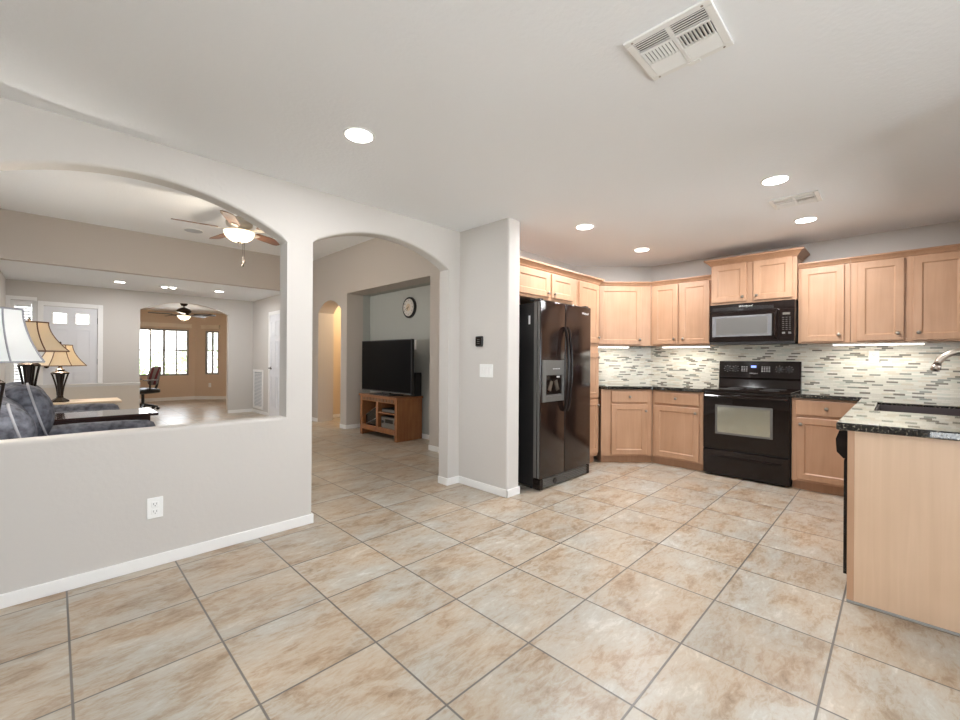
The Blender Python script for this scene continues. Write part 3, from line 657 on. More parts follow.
# backsplash (one tiled surface with strip coordinates in uv)
bs = MB(); segs = [((4.466, WY-0.0005), (s_w-WY, WY-0.0005)), ((s_w-WY, WY-0.0005), (XK-0.001, s_w-XK+0.001)), ((XK-0.001, s_w-XK+0.001), (XK-0.001, -0.455))]
bm = bs.b; uvl = bm.loops.layers.uv.new('UVMap'); run = 0
for (a, c) in segs:
    a, c = Vector((*a, 0)), Vector((*c, 0)); L = (c-a).length; nrm = Vector((-(c-a).y, (c-a).x, 0)).normalized()
    if nrm.x + nrm.y*0.5 > 0: nrm = -nrm
    for off_, flip in ((0.008, 0),):
        vs = [bm.verts.new(p) for p in (a+nrm*off_+Vector((0, 0, CT1)), c+nrm*off_+Vector((0, 0, CT1)), c+nrm*off_+Vector((0, 0, 1.369)), a+nrm*off_+Vector((0, 0, 1.369)))]
        f = bm.faces.new(vs)
        for lp, (uu, vv) in zip(f.loops, ((run, CT1), (run+L, CT1), (run+L, 1.369), (run, 1.369))): lp[uvl].uv = (uu, vv)
    run += L
o = bs.build('tile_backsplash', 'mosaic'); so = o.modifiers.new('solidify', 'SOLIDIFY'); so.thickness = 0.007; so.offset = 0
tag(o, 'cream and grey strip mosaic backsplash between counter and wall cabinets', 'backsplash')

# under-cabinet lights
def under_light(mtx, u0, u1, w, label):
    c = mtx @ Vector(((u0+u1)/2, w, 1.34)); r = thing('under_cabinet_light', label, 'light', c, 'slim lights under the wall cabinets')
    mb = MB(mtx); mb.box(u0, u1, w-0.05, w, 1.352, 1.3685); mb.build('housing', 'plastic', r)
    mb = MB(mtx); mb.box(u0+0.01, u1-0.01, w-0.046, w+0.0015, 1.346, 1.353); mb.build('tube', 'tube', r)
    d = bpy.data.lights.new('under_cabinet_lamp', 'AREA'); d.shape = 'RECTANGLE'; d.size = (u1-u0)*0.95; d.size_y = 0.04; d.energy = UC_W*(u1-u0); d.color = (1, 0.95, 0.85)
    l = bpy.data.objects.new('lamp', d); COL.objects.link(l); l.parent = r
    ux = (mtx.to_3x3() @ Vector((1, 0, 0))); l.rotation_euler = (0, 0, math.atan2(ux.y, ux.x)); l.location = (mtx @ Vector(((u0+u1)/2, w-0.024, 1.343)))-Vector(c)
UC_W = 2.0
under_light(UC, -0.64, -0.25, -0.05, 'slim lit bar under the angled corner wall cabinet')
under_light(U0, -2.08, -1.54, -0.05, 'slim lit bar under the two-door cabinet left of the microwave')
under_light(U0, -0.46, 0.16, -0.05, 'slim lit bar under the wall cabinets right of the microwave')

# ------------------------------------------------------------------ refrigerator
fr = thing('refrigerator', 'black side-by-side refrigerator beside the pier wall', 'refrigerator', (3.52, 2.65, 0))
mb = MB(); mb.box(3.095, 3.945, 2.365, 2.99, 0.03, 1.715); mb.build('cabinet_body', 'blackmat', fr, bevel=0.004)
FZ = FY(2.29)
def fdoor(u0, u1, name):
    mb = MB(FZ); mb.rbox(u0, u1, -0.070, 0, 0.108, 1.735, 0.010, 3); return smooth_by_angle(mb.build(name, 'fridge', fr), 50)
d1 = fdoor(3.080, 3.4725, 'freezer_door'); d2 = fdoor(3.4805, 3.952, 'door')
mb = MB(FZ); mb.box(3.084, 3.948, -0.078, -0.071, 0.115, 1.72); mb.build('door_gasket', 'grey', fr)
mb = MB(FZ); mb.box(3.0765, 3.0795, -0.066, -0.040, 0.12, 1.72); mb.box(3.0765, 3.0795, -0.030, -0.008, 0.12, 1.72); mb.build('edge_trim', 'grey', d1)
for ux, dd in ((3.450, d1), (3.503, d2)):
    mb = MB(FZ); n = 18; rows = []
    for i in range(n+1):
        f = i/n; z = 0.70+0.81*f; w = 0.008+0.050*math.sin(PI*f)**0.55
        rows.append([mb.v(p) for p in ((ux-0.011, w-0.008, z), (ux-0.013, w+0.004, z), (ux-0.006, w+0.014, z), (ux+0.006, w+0.014, z), (ux+0.013, w+0.004, z), (ux+0.011, w-0.008, z))])
    mb.skin(rows); mb.build('handle', 'black', dd, smooth=False, bevel=0.002)
ds = MB(FZ)
a0, a1, z0, z1 = 3.100, 3.440, 0.806, 1.188; r0, r1, q0, q1 = 3.150, 3.408, 0.857, 1.050
for a, b2, c, e in ((a0, r0, z0, z1), (r1, a1, z0, z1), (r0, r1, z0, q0), (r0, r1, q1, z1)): ds.box(a, b2, 0.0, 0.016, c, e)
dsp = ds.build('dispenser', 'grey', fr, bevel=0.003)
mb = MB(FZ); mb.box(r0, r1, 0.0005, 0.002, q0, q1); mb.build('recess', 'glassblk', dsp)
mb = MB(FZ)
mb.box(3.20, 3.245, 0.002, 0.012, 0.905, 1.0, Matrix.Rotation(0.35, 3, 'Y')); mb.box(3.30, 3.345, 0.002, 0.012, 0.905, 1.0, Matrix.Rotation(-0.35, 3, 'Y'))
mb.build('paddle', 'steel', dsp)
mb = MB(FZ); mb.box(3.16, 3.398, 0.002, 0.014, 0.858, 0.870); mb.build('drip_tray', 'grey', dsp)
mb = MB(FZ); mb.box(3.33, 3.375, 0.002, 0.006, 1.025, 1.040); mb.build('dispenser_lamp', 'silver', dsp)
mb = MB(FZ)
for i in range(5): mb.box(3.25+i*0.024, 3.266+i*0.024, 0.016, 0.018, 1.105, 1.113)
mb.build('buttons', 'silver', dsp)
text('Whirlpool', 0.030, text_frame(FZ, 3.835, 0.001, 1.665), 'silver', 'logo', d2, shear=0.3)
g2 = MB(FZ)
for i in range(5): g2.box(3.13, 3.92, -0.055, -0.012, 0.022+i*0.0165, 0.031+i*0.0165)
g = MB(FZ); g.box(3.085, 3.945, -0.080, -0.055, 0.012, 0.104); g.box(3.085, 3.135, -0.055, -0.004, 0.012, 0.104); g.box(3.905, 3.948, -0.055, -0.008, 0.012, 0.104)
gb = g.build('base_grille', 'black', fr, bevel=0.002); g2.build('grille_slats', 'grey', gb)
mb = MB(FZ); mb.lathe((3.33, -0.012, 0.055), [(0.028, 0), (0.028, 0.006), (0.020, 0.009)], 18, (0, 1, 0)); mb.build('filter_cap', 'blackmat', fr)
for u in (3.12, 3.91):
    mb = MB(FZ); mb.rbox(u-0.03, u+0.03, -0.14, -0.02, 1.7352, 1.752, 0.006); mb.build('hinge_cap', 'blackmat', fr)
mb = MB(); mb.box(3.0935, 3.0948, 2.42, 2.44, 1.52, 1.60); mb.build('sticker', 'silver', fr)
for u in (3.14, 3.90):
    for y in (2.42, 2.93):
        mb = MB(); mb.cyl((u, y, 0), (u, y, 0.031), 0.02); mb.build('foot', 'rubber', fr)

# ------------------------------------------------------------------ range
rg = thing('range', 'black freestanding electric range between the base cabinets', 'range', (5.15, 1.095, 0))
RM = RX(4.87); r0, r1 = -1.472, -0.722
mb = MB(RM); mb.box(r0, r1, -0.60, 0, 0.02, 0.868); mb.build('body', 'blackmat', rg)
mb = MB(RM); mb.box(r0-0.003, r1+0.003, -0.62, 0.012, 0.869, 0.896); ck = mb.build('cooktop', 'glassblk', rg, bevel=0.005)
for (u, w, r) in ((-1.28, -0.16, 0.105), (-0.92, -0.16, 0.085), (-1.28, -0.43, 0.08), (-0.92, -0.43, 0.105)):
    mb = MB(RM); 
    mb.skin([mb.ring((u, w, 0.8963), (0, 0, 1), r, 32), mb.ring((u, w, 0.8966), (0, 0, 1), r, 32), ]); mb.build('burner_ring', 'grey' if 0 else 'slot', ck)
mb = MB(RM); mb.rbox(r0+0.003, r1-0.003, 0, 0.030, 0.285, 0.862, 0.006); od = mb.build('oven_door', 'glassblk', rg)
mb = MB(RM); mb.box(-1.334, -0.877, 0.0301, 0.0315, 0.46, 0.719); mb.build('oven_window', 'mirrorglass', od)
mb = MB(RM); mb.box(-1.355, -0.856, 0.0300, 0.0309, 0.44, 0.739); mb.build('window_border', 'grey', od)
mb = MB(RM)
mb.tube([(r0+0.03, 0.062, 0.828), (-1.097, 0.068, 0.828), (r1-0.03, 0.062, 0.828)], 0.015, 10)
for u in (r0+0.035, r1-0.035): mb.box(u-0.014, u+0.014, 0.028, 0.066, 0.815, 0.842)
mb.build('handle', 'black', od, smooth=False)
mb = MB(RM); mb.rbox(r0+0.003, r1-0.003, 0, 0.028, 0.02, 0.272, 0.006); dr = mb.build('storage_drawer', 'black', rg)
mb = MB(RM); mb.prism([(0.027, 0.222), (0.044, 0.212), (0.046, 0.203), (0.036, 0.200), (0.027, 0.200)], r0+0.07, r1-0.07, 'yzx'); mb.build('drawer_pull', 'black', dr)
BGM = RX(5.43); 
mb = MB(RM); mb.prism([(-0.545, 0.896), (-0.625, 0.896), (-0.625, 1.19), (-0.575, 1.19), (-0.555, 1.02), (-0.553, 1.005), (-0.565, 0.99)], r0-0.01, r1+0.003, 'yzx'); bg = mb.build('backguard', 'black', rg, bevel=0.004)
def bgp(u, z): # point on the sloped control face
    f = (z-1.02)/(0.17); return (u, -0.555-0.020*f, z)
nrm = Vector((0, 0.17, 0.02)).normalized()
for u in (-1.395, -1.315, -0.905, -0.82):
    p = Vector(bgp(u, 1.105)); mb = MB(RM); mb.lathe(p, [(0.024, 0), (0.024, 0.003), (0.018, 0.005), (0.016, 0.026), (0.012, 0.028)], 18, nrm)
    k = mb.build('control_knob', 'blackmat', bg)
for u in (-1.395, -1.315, -0.905, -0.82):
    mb = MB(RM)
    for a in range(8):
        an = 2*PI*a/8; p = Vector(bgp(u+0.034*math.sin(an), 1.105+0.034*math.cos(an)))+nrm*0.001; mb.box(p.x-0.0025, p.x+0.0025, p.y-0.0005, p.y+0.001, p.z-0.0025, p.z+0.0025)
    mb.build('dial_marks', 'silver', bg)
mb = MB(RM); p = bgp(-1.13, 1.13); mb.box(-1.165, -1.115, p[1]-0.002, p[1]+0.0035, 1.118, 1.142); mb.build('display', 'display', bg)
mb = MB(RM)
for i in range(3):
    for j in range(4):
        p = bgp(-1.25+0.022*i, 1.08+0.016*j); mb.box(p[0]-0.007, p[0]+0.007, p[1]-0.001, p[1]+0.0025, p[2]-0.0025, p[2]+0.0025)
mb.build('button_marks', 'silver', bg)
mb = MB(RM)
for i in range(4):
    for j in range(4):
        p = bgp(-1.06+0.022*i, 1.08+0.016*j); mb.box(p[0]-0.006, p[0]+0.006, p[1]-0.001, p[1]+0.0025, p[2]-0.003, p[2]+0.003)
mb.build('button_marks', 'silver', bg)
text('Whirlpool', 0.018, text_frame(RM, -1.14, -0.557, 1.055), 'silver', 'logo', bg, shear=0.3)
for u in (r0+0.06, r1-0.06):
    for w in (-0.05, -0.5):
        mb = MB(RM); mb.cyl((u, w, 0), (u, w, 0.02), 0.018, 10); mb.build('foot', 'rubber', rg)

# ------------------------------------------------------------------ microwave
MM = RX(5.10); mw = thing('microwave', 'black over-the-range microwave under the raised cabinet', 'microwave', (5.3, 1.11, 1.37)); u0, u1 = -1.49, -0.728
mb = MB(MM); mb.box(u0, u1, -0.395, -0.03, 1.372, 1.803); mb.build('body', 'blackmat', mw)
mb = MB(MM); mb.prism([(-0.03, 1.723), (0.0, 1.723), (-0.004, 1.80), (-0.03, 1.802)], u0, u1, 'yzx'); vg = mb.build('vent_cover', 'black', mw)
mb = MB(MM)
for i in range(4): mb.box(u0+0.03, -0.90, -0.003, 0.0008, 1.732+i*0.009, 1.735+i*0.009)
mb.build('vent_slots', 'slot', vg)
text('Whirlpool', 0.030, text_frame(MM, -1.15, -0.001, 1.768), 'silver', 'logo', vg, shear=0.3)
mb = MB(MM); mb.rbox(u0, -0.858, -0.03, 0.0, 1.395, 1.72, 0.005); dd = mb.build('door', 'black', mw)
mb = MB(MM); mb.box(-1.462, -0.915, 0.0002, 0.0012, 1.452, 1.672); wn_ = mb.build('window', 'micscreen', dd)
mb = MB(MM); mb.box(-1.425, -0.950, 0.0013, 0.0018, 1.475, 1.650); mb.build('window_screen', 'grey', dd)
mb = MB(MM); n = 14; rows = []
for i in range(n+1):
    f = i/n; z = 1.415+0.285*f; w = 0.004+0.040*math.sin(PI*f)**0.5; x = -0.878
    rows.append([mb.v(p) for p in ((x-0.012, w-0.006, z), (x-0.012, w+0.006, z), (x-0.004, w+0.012, z), (x+0.008, w+0.008, z), (x+0.010, w-0.006, z))])
mb.skin(rows); mb.build('handle', 'black', dd)
mb = MB(MM); mb.rbox(-0.855, u1, -0.03, 0.0, 1.395, 1.72, 0.004); cp = mb.build('control_panel', 'black', mw)
mb = MB(MM); mb.box(-0.825, -0.765, 0.0002, 0.001, 1.655, 1.678); mb.build('display', 'steel', cp)
mb = MB(MM)
for i in range(3):
    if i: mb.build('buttons', 'grey', cp); mb = MB(MM)
    for j in range(7): mb.box(-0.828+0.027*i, -0.812+0.027*i, 0.0002, 0.001, 1.506+0.02*j, 1.510+0.02*j)
mb.build('buttons', 'grey', cp); mb = MB(MM)
mb.box(-0.83, -0.805, 0.0002, 0.001, 1.465, 1.485); mb.build('start_button', 'grey', cp); mb = MB(MM)
mb.box(-0.78, -0.755, 0.0002, 0.001, 1.465, 1.485)
mb.build('stop_button', 'grey', cp)
mb = MB(MM); mb.box(u0, u1, -0.39, -0.005, 1.371, 1.394); mb.build('bottom_vent', 'blackmat', mw)

# ------------------------------------------------------------------ ceiling fixtures
def recessed(name, label, loc, group, parts=True, r=0.075, power=None, color=(0.97, 0.98, 1.0)):
    t = thing(name, label, 'ceiling light', loc, group)
    mb = MB(); mb.lathe((loc[0], loc[1], loc[2]), [(r*0.93, -0.001), (r*0.95, -0.006), (r*1.10, -0.004), (r*1.13, -0.0005)], 36); mb.build('trim_ring', 'plastic', t, smooth=True)
    mb = MB(); mb.lathe((loc[0], loc[1], loc[2]), [(r*0.94, -0.0015), (r*0.94, -0.0075), (r*0.6, -0.009)], 36); mb.build('lens', 'lens', t)
    d = bpy.data.lights.new('recessed_lamp', 'AREA'); d.shape = 'DISK'; d.size = r*1.8; d.energy = power if power is not None else LAMP; d.color = color; d.spread = math.radians(180)
    l = bpy.data.objects.new('lamp', d); COL.objects.link(l); l.parent = t; l.location = (0, 0, -0.012)
    return t
KG = 'recessed lights in the kitchen ceiling'
L0 = recessed('recessed_light', 'large near recessed light in the ceiling by the arched wall', (1.17, 2.105, CK), KG)
for p, lb in (((3.425, 0.60, CK), 'recessed light between the near large vent and the far small vent'),
              ((4.575, 0.58, CK), 'recessed light beyond the small vent, above the right wall cabinets'),
              ((3.43, 2.06, CK), 'recessed light in front of the refrigerator cabinets'),
              ((4.58, 2.03, CK), 'recessed light nearest the angled corner cabinet')): dup(L0, p, lb)
FG = 'recessed lights in the foyer ceiling'
L1 = recessed('recessed_light', 'recessed foyer light nearest the front door', (0.75, 9.08, CK), FG, r=0.07, power=LAMP*0.8)
dup(L1, (2.16, 9.0, CK), 'recessed foyer light to the right, before the arch to the study')
tw = thing('twin_ceiling_light', 'small twin-spot ceiling fitting between the two foyer lights', 'ceiling light', (1.40, 9.05, CK))
mb = MB(); mb.lathe((1.40, 9.05, CK), [(0.14, -0.0005), (0.14, -0.012), (0.12, -0.018)], 28); mb.build('base', 'plastic', tw)
for dx in (-0.06, 0.06):
    mb = MB(); mb.lathe((1.40+dx, 9.05, CK), [(0.035, -0.017), (0.035, -0.028), (0.028, -0.030)], 16); mb.build('spot', 'lens', tw)
sp = thing('ceiling_speaker', 'round flush speaker grille in the living room ceiling', 'speaker', (1.42, 7.30, CL))
mb = MB(); mb.lathe((1.42, 7.30, CL), [(0.125, -0.0005), (0.125, -0.008), (0.115, -0.012)], 32); mb.build('ring', 'plastic', sp)
mb = MB(); mb.lathe((1.42, 7.30, CL), [(0.114, -0.004), (0.112, -0.013)], 32); mb.build('grille', 'grille', sp)

def vent(label, x0, x1, y0, y1, lever):
    cx, cy = (x0+x1)/2, (y0+y1)/2; t = thing('ceiling_vent', label, 'air vent', (cx, cy, CK), 'air vents in the kitchen ceiling'); z = CK
    mb = MB(); b = 0.028
    for a, b2, c, e in ((x0, x0+b, y0, y1), (x1-b, x1, y0, y1), (x0+b, x1-b, y0, y0+b), (x0+b, x1-b, y1-b, y1)): mb.box(a, b2, c, e, z-0.010, z-0.0005)
    mb.box(x0+b, x1-b, cy-0.008, cy+0.008, z-0.011, z-0.0005)
    xr = [x0+b, x0+b+(x1-x0-2*b)*0.30, x0+b+(x1-x0-2*b)*0.66, x1-b]
    for q in xr[1:3]: mb.box(q-0.006, q+0.006, y0+b, y1-b, z-0.011, z-0.0005)
    mb.build('frame', 'plastic', t, bevel=0.003)
    mb = MB(); mb.box(x0+b, x1-b, y0+b, y1-b, z-0.0015, z-0.0005); mb.build('backing', 'slot', t)
    mb = MB()
    for (ya, yb) in ((y0+b, cy-0.008), (cy+0.008, y1-b)):
        for k, (xa, xb) in enumerate(zip(xr, xr[1:])):
            if k == 1:
                n = 9
                for i in range(n):
                    yy = ya+(yb-ya)*(i+0.5)/n; mb.box(xa, xb, yy-0.0046, yy+0.0046, z-0.0095, z-0.0075, Matrix.Rotation(0.5 if ya < cy-0.01 else -0.5, 3, 'X'))
            else:
                n = 6
                for i in range(n):
                    xx = xa+(xb-xa)*(i+0.5)/n; hw = 0.0048 if k == 0 else 0.0072; mb.box(xx-hw, xx+hw, ya, yb, z-0.0095, z-0.0075, Matrix.Rotation(-0.45 if k == 0 else 0.32, 3, 'Y'))
    mb.build('louvres', 'plastic', t)
    if lever:
        mb = MB(); mb.box(x1-b*0.5-0.004, x1+0.004, cy-0.035, cy-0.03+0.04, z-0.014, z-0.010); mb.build('lever', 'plastic', t)
    for (px, py) in ((x0+0.014, y0+0.03), (x0+0.014, y1-0.03), (x1-0.014, y0+0.03), (x1-0.014, y1-0.03)):
        mb = MB(); mb.lathe((px, py, z), [(0.005, -0.0095), (0.004, -0.0115)], 10); mb.build('screw', 'steel', t)
vent('large square white air vent in the near kitchen ceiling', 1.54, 1.832, 0.455, 0.762, True)
vent('small-looking white air vent farther off between two ceiling lights', 3.83, 4.088, 0.415, 0.718, False)

def fan(name, label, c, zc, zb, angs, R, metal, blade, bowlr, chains=True, bowl='bowl'):
    t = thing(name, label, 'ceiling fan', (c[0], c[1], zc)); x, y = c
    mb = MB(); mb.lathe((x, y, zc), [(0.075, -0.0005), (0.072, -0.02), (0.05, -0.055), (0.02, -0.065)], 24); mb.build('canopy', metal, t, smooth=True)
    mb = MB(); mb.cyl((x, y, zc-0.06), (x, y, zb+0.09), 0.013, 12); mb.build('downrod', metal, t)
    mb = MB(); mb.lathe((x, y, zb), [(0.03, 0.115), (0.06, 0.10), (0.12, 0.075), (0.145, 0.04), (0.14, 0.0), (0.10, -0.03), (0.09, -0.045), (0.13, -0.055), (0.135, -0.075)], 28); mb.build('motor', metal, t, smooth=True)
    for a in angs:
        ca, sa = math.cos(math.radians(a)), math.sin(math.radians(a)); X = Vector((ca, sa, 0)); Y = Vector((-sa, ca, 0)); tilt = -0.22
        Yt = Y*math.cos(tilt)+Vector((0, 0, 1))*math.sin(tilt); N = X.cross(Yt); O = Vector((x, y, zb-0.05))
        prof = [(0.22, 0.050), (0.24, 0.058), (R*0.6, 0.068), (R-0.06, 0.072), (R-0.012, 0.060), (R, 0.035)]
        up = [O+X*r+Yt*w for r, w in prof]+[O+X*r-Yt*w for r, w in prof[::-1]]
        mb = MB(); mb.skin([[mb.v(p-N*0.004) for p in up], [mb.v(p+N*0.004) for p in up]]); b = mb.build('blade', blade, t)
        mb = MB(); q = [O+X*r+Yt*w+Vector((0, 0, -0.010)) for r, w in ((0.11, 0.016), (0.19, 0.014), (0.22, 0.036), (0.29, 0.030), (0.29, -0.030), (0.22, -0.036), (0.19, -0.014), (0.11, -0.016))]
        mb.skin([[mb.v(p-N*0.003) for p in q], [mb.v(p+N*0.004) for p in q]]); mb.build('blade_iron', metal, b)
    mb = MB(); n = 9; k = bowlr
    mb.lathe((x, y, zb-0.075), [(k*math.cos(i/n*PI/2*0.97), -0.72*k*math.sin(i/n*PI/2*0.97)) for i in range(n+1)][::-1], 28); mb.build('light_bowl', bowl, t, smooth=True)
    zz = zb-0.075-0.72*k
    mb = MB(); mb.lathe((x, y, zz), [(0.004, -0.03), (0.014, -0.02), (0.022, -0.004), (0.02, 0.006)], 14); mb.build('finial', 'bronze', t, smooth=True)
    if chains:
        for dx, dy, L in ((0.03, -0.03, 0.26), (0.055, 0.0, 0.21)):
            mb = MB(); mb.cyl((x+dx, y+dy, zz+0.03), (x+dx, y+dy, zz-L), 0.0018, 6); ch = mb.build('pull_chain', 'bronze', t)
            mb = MB(); mb.lathe((x+dx, y+dy, zz-L), [(0.004, 0), (0.011, -0.012), (0.010, -0.03), (0.003, -0.036)], 10); mb.build('pull', 'bronze', ch)
    return t
def point(parent, name, loc, w, color, r=0.05):
    d = bpy.data.lights.new(name, 'POINT'); d.energy = w; d.color = color; d.shadow_soft_size = r
    l = bpy.data.objects.new('lamp', d); COL.objects.link(l); l.parent = parent; l.location = Vector(loc)-Vector(parent.location); return l
f1 = fan('ceiling_fan', 'ceiling fan with walnut blades and lit glass bowl in the living room', (1.55, 5.6), CL, 2.765, [28, 100, 172, 244, 316], 0.66, 'fanmetal', 'walnut', 0.165)
point(f1, 'fan_bulbs', (1.55, 5.6, 2.36), 18, (1, 0.88, 0.72), 0.1)
f2 = fan('ceiling_fan', 'dark bronze ceiling fan with glowing bowl in the tan study', (2.10, 11.7), CK, 2.215, [38, 110, 182, 254, 326], 0.66, 'bronze', 'bronze', 0.13, chains=False)
point(f2, 'fan_bulbs', (2.10, 11.7, 1.98), 14, (1, 0.85, 0.65), 0.1)

# ------------------------------------------------------------------ wall plates
def outlet(label, mtx, u, z, group='white power outlets'):
    r = thing('power_outlet', label, 'outlet', mtx @ Vector((u, 0, z)), group)
    mb = MB(mtx); mb.rbox(u-0.037, u+0.037, 0.0003, 0.006, z-0.059, z+0.059, 0.003); mb.build('cover_plate', 'plastic', r)
    for dz in (0.021, -0.021):
        mb = MB(mtx); mb.rbox(u-0.017, u+0.017, 0.006, 0.0085, z+dz-0.015, z+dz+0.015, 0.002); s = mb.build('socket', 'plastic', r)
        mb = MB(mtx); mb.box(u-0.008, u-0.006, 0.0085, 0.0089, z+dz-0.003, z+dz+0.008); mb.box(u+0.006, u+0.008, 0.0085, 0.0089, z+dz-0.003, z+dz+0.008); mb.cyl((u, 0.0085, z+dz-0.009), (u, 0.0089, z+dz-0.009), 0.0025, 8); mb.build('slots', 'slot', s)
    return r
outlet('white power outlet low on the half wall under the pass-through', FY(WY), 0.41, 0.335)
outlet('white power outlet on the mosaic backsplash near the sink', RX(XK-0.0125), -0.171, 1.24)
outlet('white power outlet on the tan study wall under the narrow window', BW, 0.42, 0.40)
PX = RX(2.76)
def switch(label, mtx, u, z, gangs, w):
    r = thing('light_switch', label, 'switch', mtx @ Vector((u, 0, z)))
    mb = MB(mtx); mb.rbox(u-w/2, u+w/2, 0.0003, 0.006, z-0.059, z+0.059, 0.003); mb.build('cover_plate', 'plastic', r)
    for i in range(gangs):
        c = u+(i-(gangs-1)/2)*0.046; mb = MB(mtx); mb.box(c-0.0165, c+0.0165, 0.006, 0.0105, z-0.034, z+0.034, Matrix.Rotation(0.06, 3, 'X')); mb.build('rocker', 'trim', r)
switch('white three-gang light switch on the pier beside the refrigerator', PX, -2.655, 1.09, 3, 0.165)
th = thing('thermostat', 'small black thermostat above the light switch on the pier', 'thermostat', PX @ Vector((-2.738, 0, 1.357)))
mb = MB(PX); mb.rbox(-2.783, -2.693, 0.0003, 0.024, 1.309, 1.405, 0.012, 3); mb.build('housing', 'blackmat', th)
mb = MB(PX); mb.box(-2.772, -2.704, 0.0242, 0.0248, 1.322, 1.392); mb.build('display', 'glassblk', th)
mb = MB(PX)
for i in range(3): mb.box(-2.755, -2.722, 0.0249, 0.0252, 1.335+i*0.018, 1.341+i*0.018)
mb.build('readout', 'grey', th)
# niche wall plate
NX = RX(3.90)
wp = thing('wall_plate', 'white media wall plate beside the top right corner of the television', 'wall plate', NX @ Vector((-5.30, 0, 1.41)))
mb = MB(NX); mb.rbox(-5.36, -5.24, 0.0003, 0.006, 1.33, 1.48, 0.003); mb.build('cover_plate', 'plastic', wp)
mb = MB(NX); mb.box(-5.325, -5.275, 0.006, 0.008, 1.375, 1.435); mb.build('socket', 'trim', wp)
# return grille
GX = RX(3.08)
rg2 = thing('return_air_grille', 'tall white return air grille low on the foyer wall', 'air vent', GX @ Vector((-9.72, 0, 0.12)))
mb = MB(GX); a0, a1, z0, z1 = -10.02, -9.42, 0.10, 0.93; b = 0.05
for a, b2, c, e in ((a0, a0+b, z0, z1), (a1-b, a1, z0, z1), (a0+b, a1-b, z0, z0+b), (a0+b, a1-b, z1-b, z1)): mb.box(a, b2, 0.0005, 0.02, c, e)
mb.build('frame', 'trim', rg2, bevel=0.003)
mb = MB(GX); mb.box(a0+b, a1-b, 0.0006, 0.004, z0+b, z1-b); mb.build('filter', 'grille', rg2)
mb = MB(GX)
for i in range(24):
    zz = z0+b+0.012+i*0.0295; mb.box(a0+b, a1-b, 0.006, 0.014, zz, zz+0.009, Matrix.Rotation(0.5, 3, 'X'))
mb.build('slats', 'trim', rg2)

# ------------------------------------------------------------------ television niche
ts = thing('tv_stand', 'oak television stand with open shelves in the niche', 'tv stand', (3.65, 5.55, 0))
SXM = RX(3.42); s0, s1, dp, hh = -6.06, -5.05, 0.45, 0.635   # u = -Y
def sb(name, mat, *bxs, bevel=0.003):
    mb = MB(SXM)
    for q in bxs: mb.box(*q)
    return mb.build(name, mat, ts, bevel=bevel)
sb('top', 'oak', (s0-0.02, s1+0.02, -dp-0.005, 0.018, hh-0.03, hh))
sb('side_panel', 'oak', (s1-0.022, s1, -dp, -0.032, 0, hh-0.0305)); sb('side_panel', 'oak', (s0, s0+0.022, -dp, -0.032, 0, hh-0.0305))
sb('back_panel', 'oakdark', (s0+0.023, s1-0.023, -dp, -dp+0.01, 0.08, hh-0.031))
sb('face_frame', 'oak', (s0, s0+0.055, -0.031, 0, 0, hh-0.031), (s1-0.055, s1, -0.031, 0, 0, hh-0.031), (s0+0.055, s1-0.055, -0.031, 0, 0.09, 0.165), (-5.60, -5.545, -0.031, 0, 0.165, 0.535), (s0+0.055, s1-0.055, -0.031, -0.004, 0.535, hh-0.031))
sb('carved_frieze', 'oakdark', *[(s0+0.07+i*0.0875, s0+0.14+i*0.0875, -0.004, 0.003, 0.55, 0.592) for i in range(10)])
sb('shelf', 'oak', (-5.57, s1-0.023, -dp+0.011, -0.005, 0.375, 0.395)); sb('bottom_shelf', 'oak', (s0+0.023, s1-0.023, -dp+0.011, -0.0315, 0.125, 0.15))
sb('divider', 'oak', (-5.582, -5.562, -dp+0.011, -0.0315, 0.15, hh-0.031))
tv = thing('television', 'large flat black television on the oak stand', 'television', (3.57, 5.57, hh))
TXM = RX(3.55); t0, t1 = -6.25, -4.885
mb = MB(TXM); mb.rbox(t0, t1, -0.05, 0, 0.675, 1.472, 0.006); mb.build('cabinet', 'blackmat', tv)
mb = MB(TXM); mb.box(t0+0.015, t1-0.015, 0.0002, 0.0012, 0.70, 1.458); mb.build('screen', 'screen', tv)
mb = MB(TXM); mb.box(t0, t1, 0.0002, 0.002, 0.677, 0.687); mb.build('bottom_trim', 'grey', tv)
mb = MB(TXM); mb.box(-5.67, -5.46, -0.04, -0.01, hh+0.012, 0.70); mb.prism([(-5.87, -0.14), (-5.27, -0.14), (-5.30, 0.10), (-5.84, 0.10)], hh+0.0005, hh+0.012); mb.build('pedestal', 'blackmat', tv)
spk = thing('speaker_box', 'slim black speaker on the stand behind the right edge of the television', 'speaker', (3.82, 5.14, hh))
mb = MB(); mb.rbox(3.75, 3.86, 5.055, 5.20, hh+0.0005, 0.985, 0.006); mb.build('housing', 'blackmat', spk)
mb = MB(); mb.box(3.745, 3.7495, 5.065, 5.19, hh+0.02, 0.97); mb.build('grille_cloth', 'rubber', spk)
bx = thing('media_box', 'thin silver-fronted media player on the upper shelf of the stand', 'media player', (3.6, 5.28, 0.395))
mb = MB(); mb.rbox(3.46, 3.70, 5.10, 5.50, 0.396, 0.445, 0.004); mb.build('case', 'blackmat', bx)
mb = MB(); mb.box(3.458, 3.4598, 5.12, 5.48, 0.405, 0.437); mb.build('front_panel', 'grey', bx)
av = thing('stereo_receiver', 'black stereo receiver with display on the lower shelf of the stand', 'receiver', (3.6, 5.28, 0.15))
mb = MB(); mb.rbox(3.46, 3.76, 5.085, 5.52, 0.1505, 0.33, 0.005); mb.build('case', 'blackmat', av)
mb = MB(); mb.box(3.457, 3.4598, 5.10, 5.50, 0.165, 0.318); mb.build('front_panel', 'grey', av)
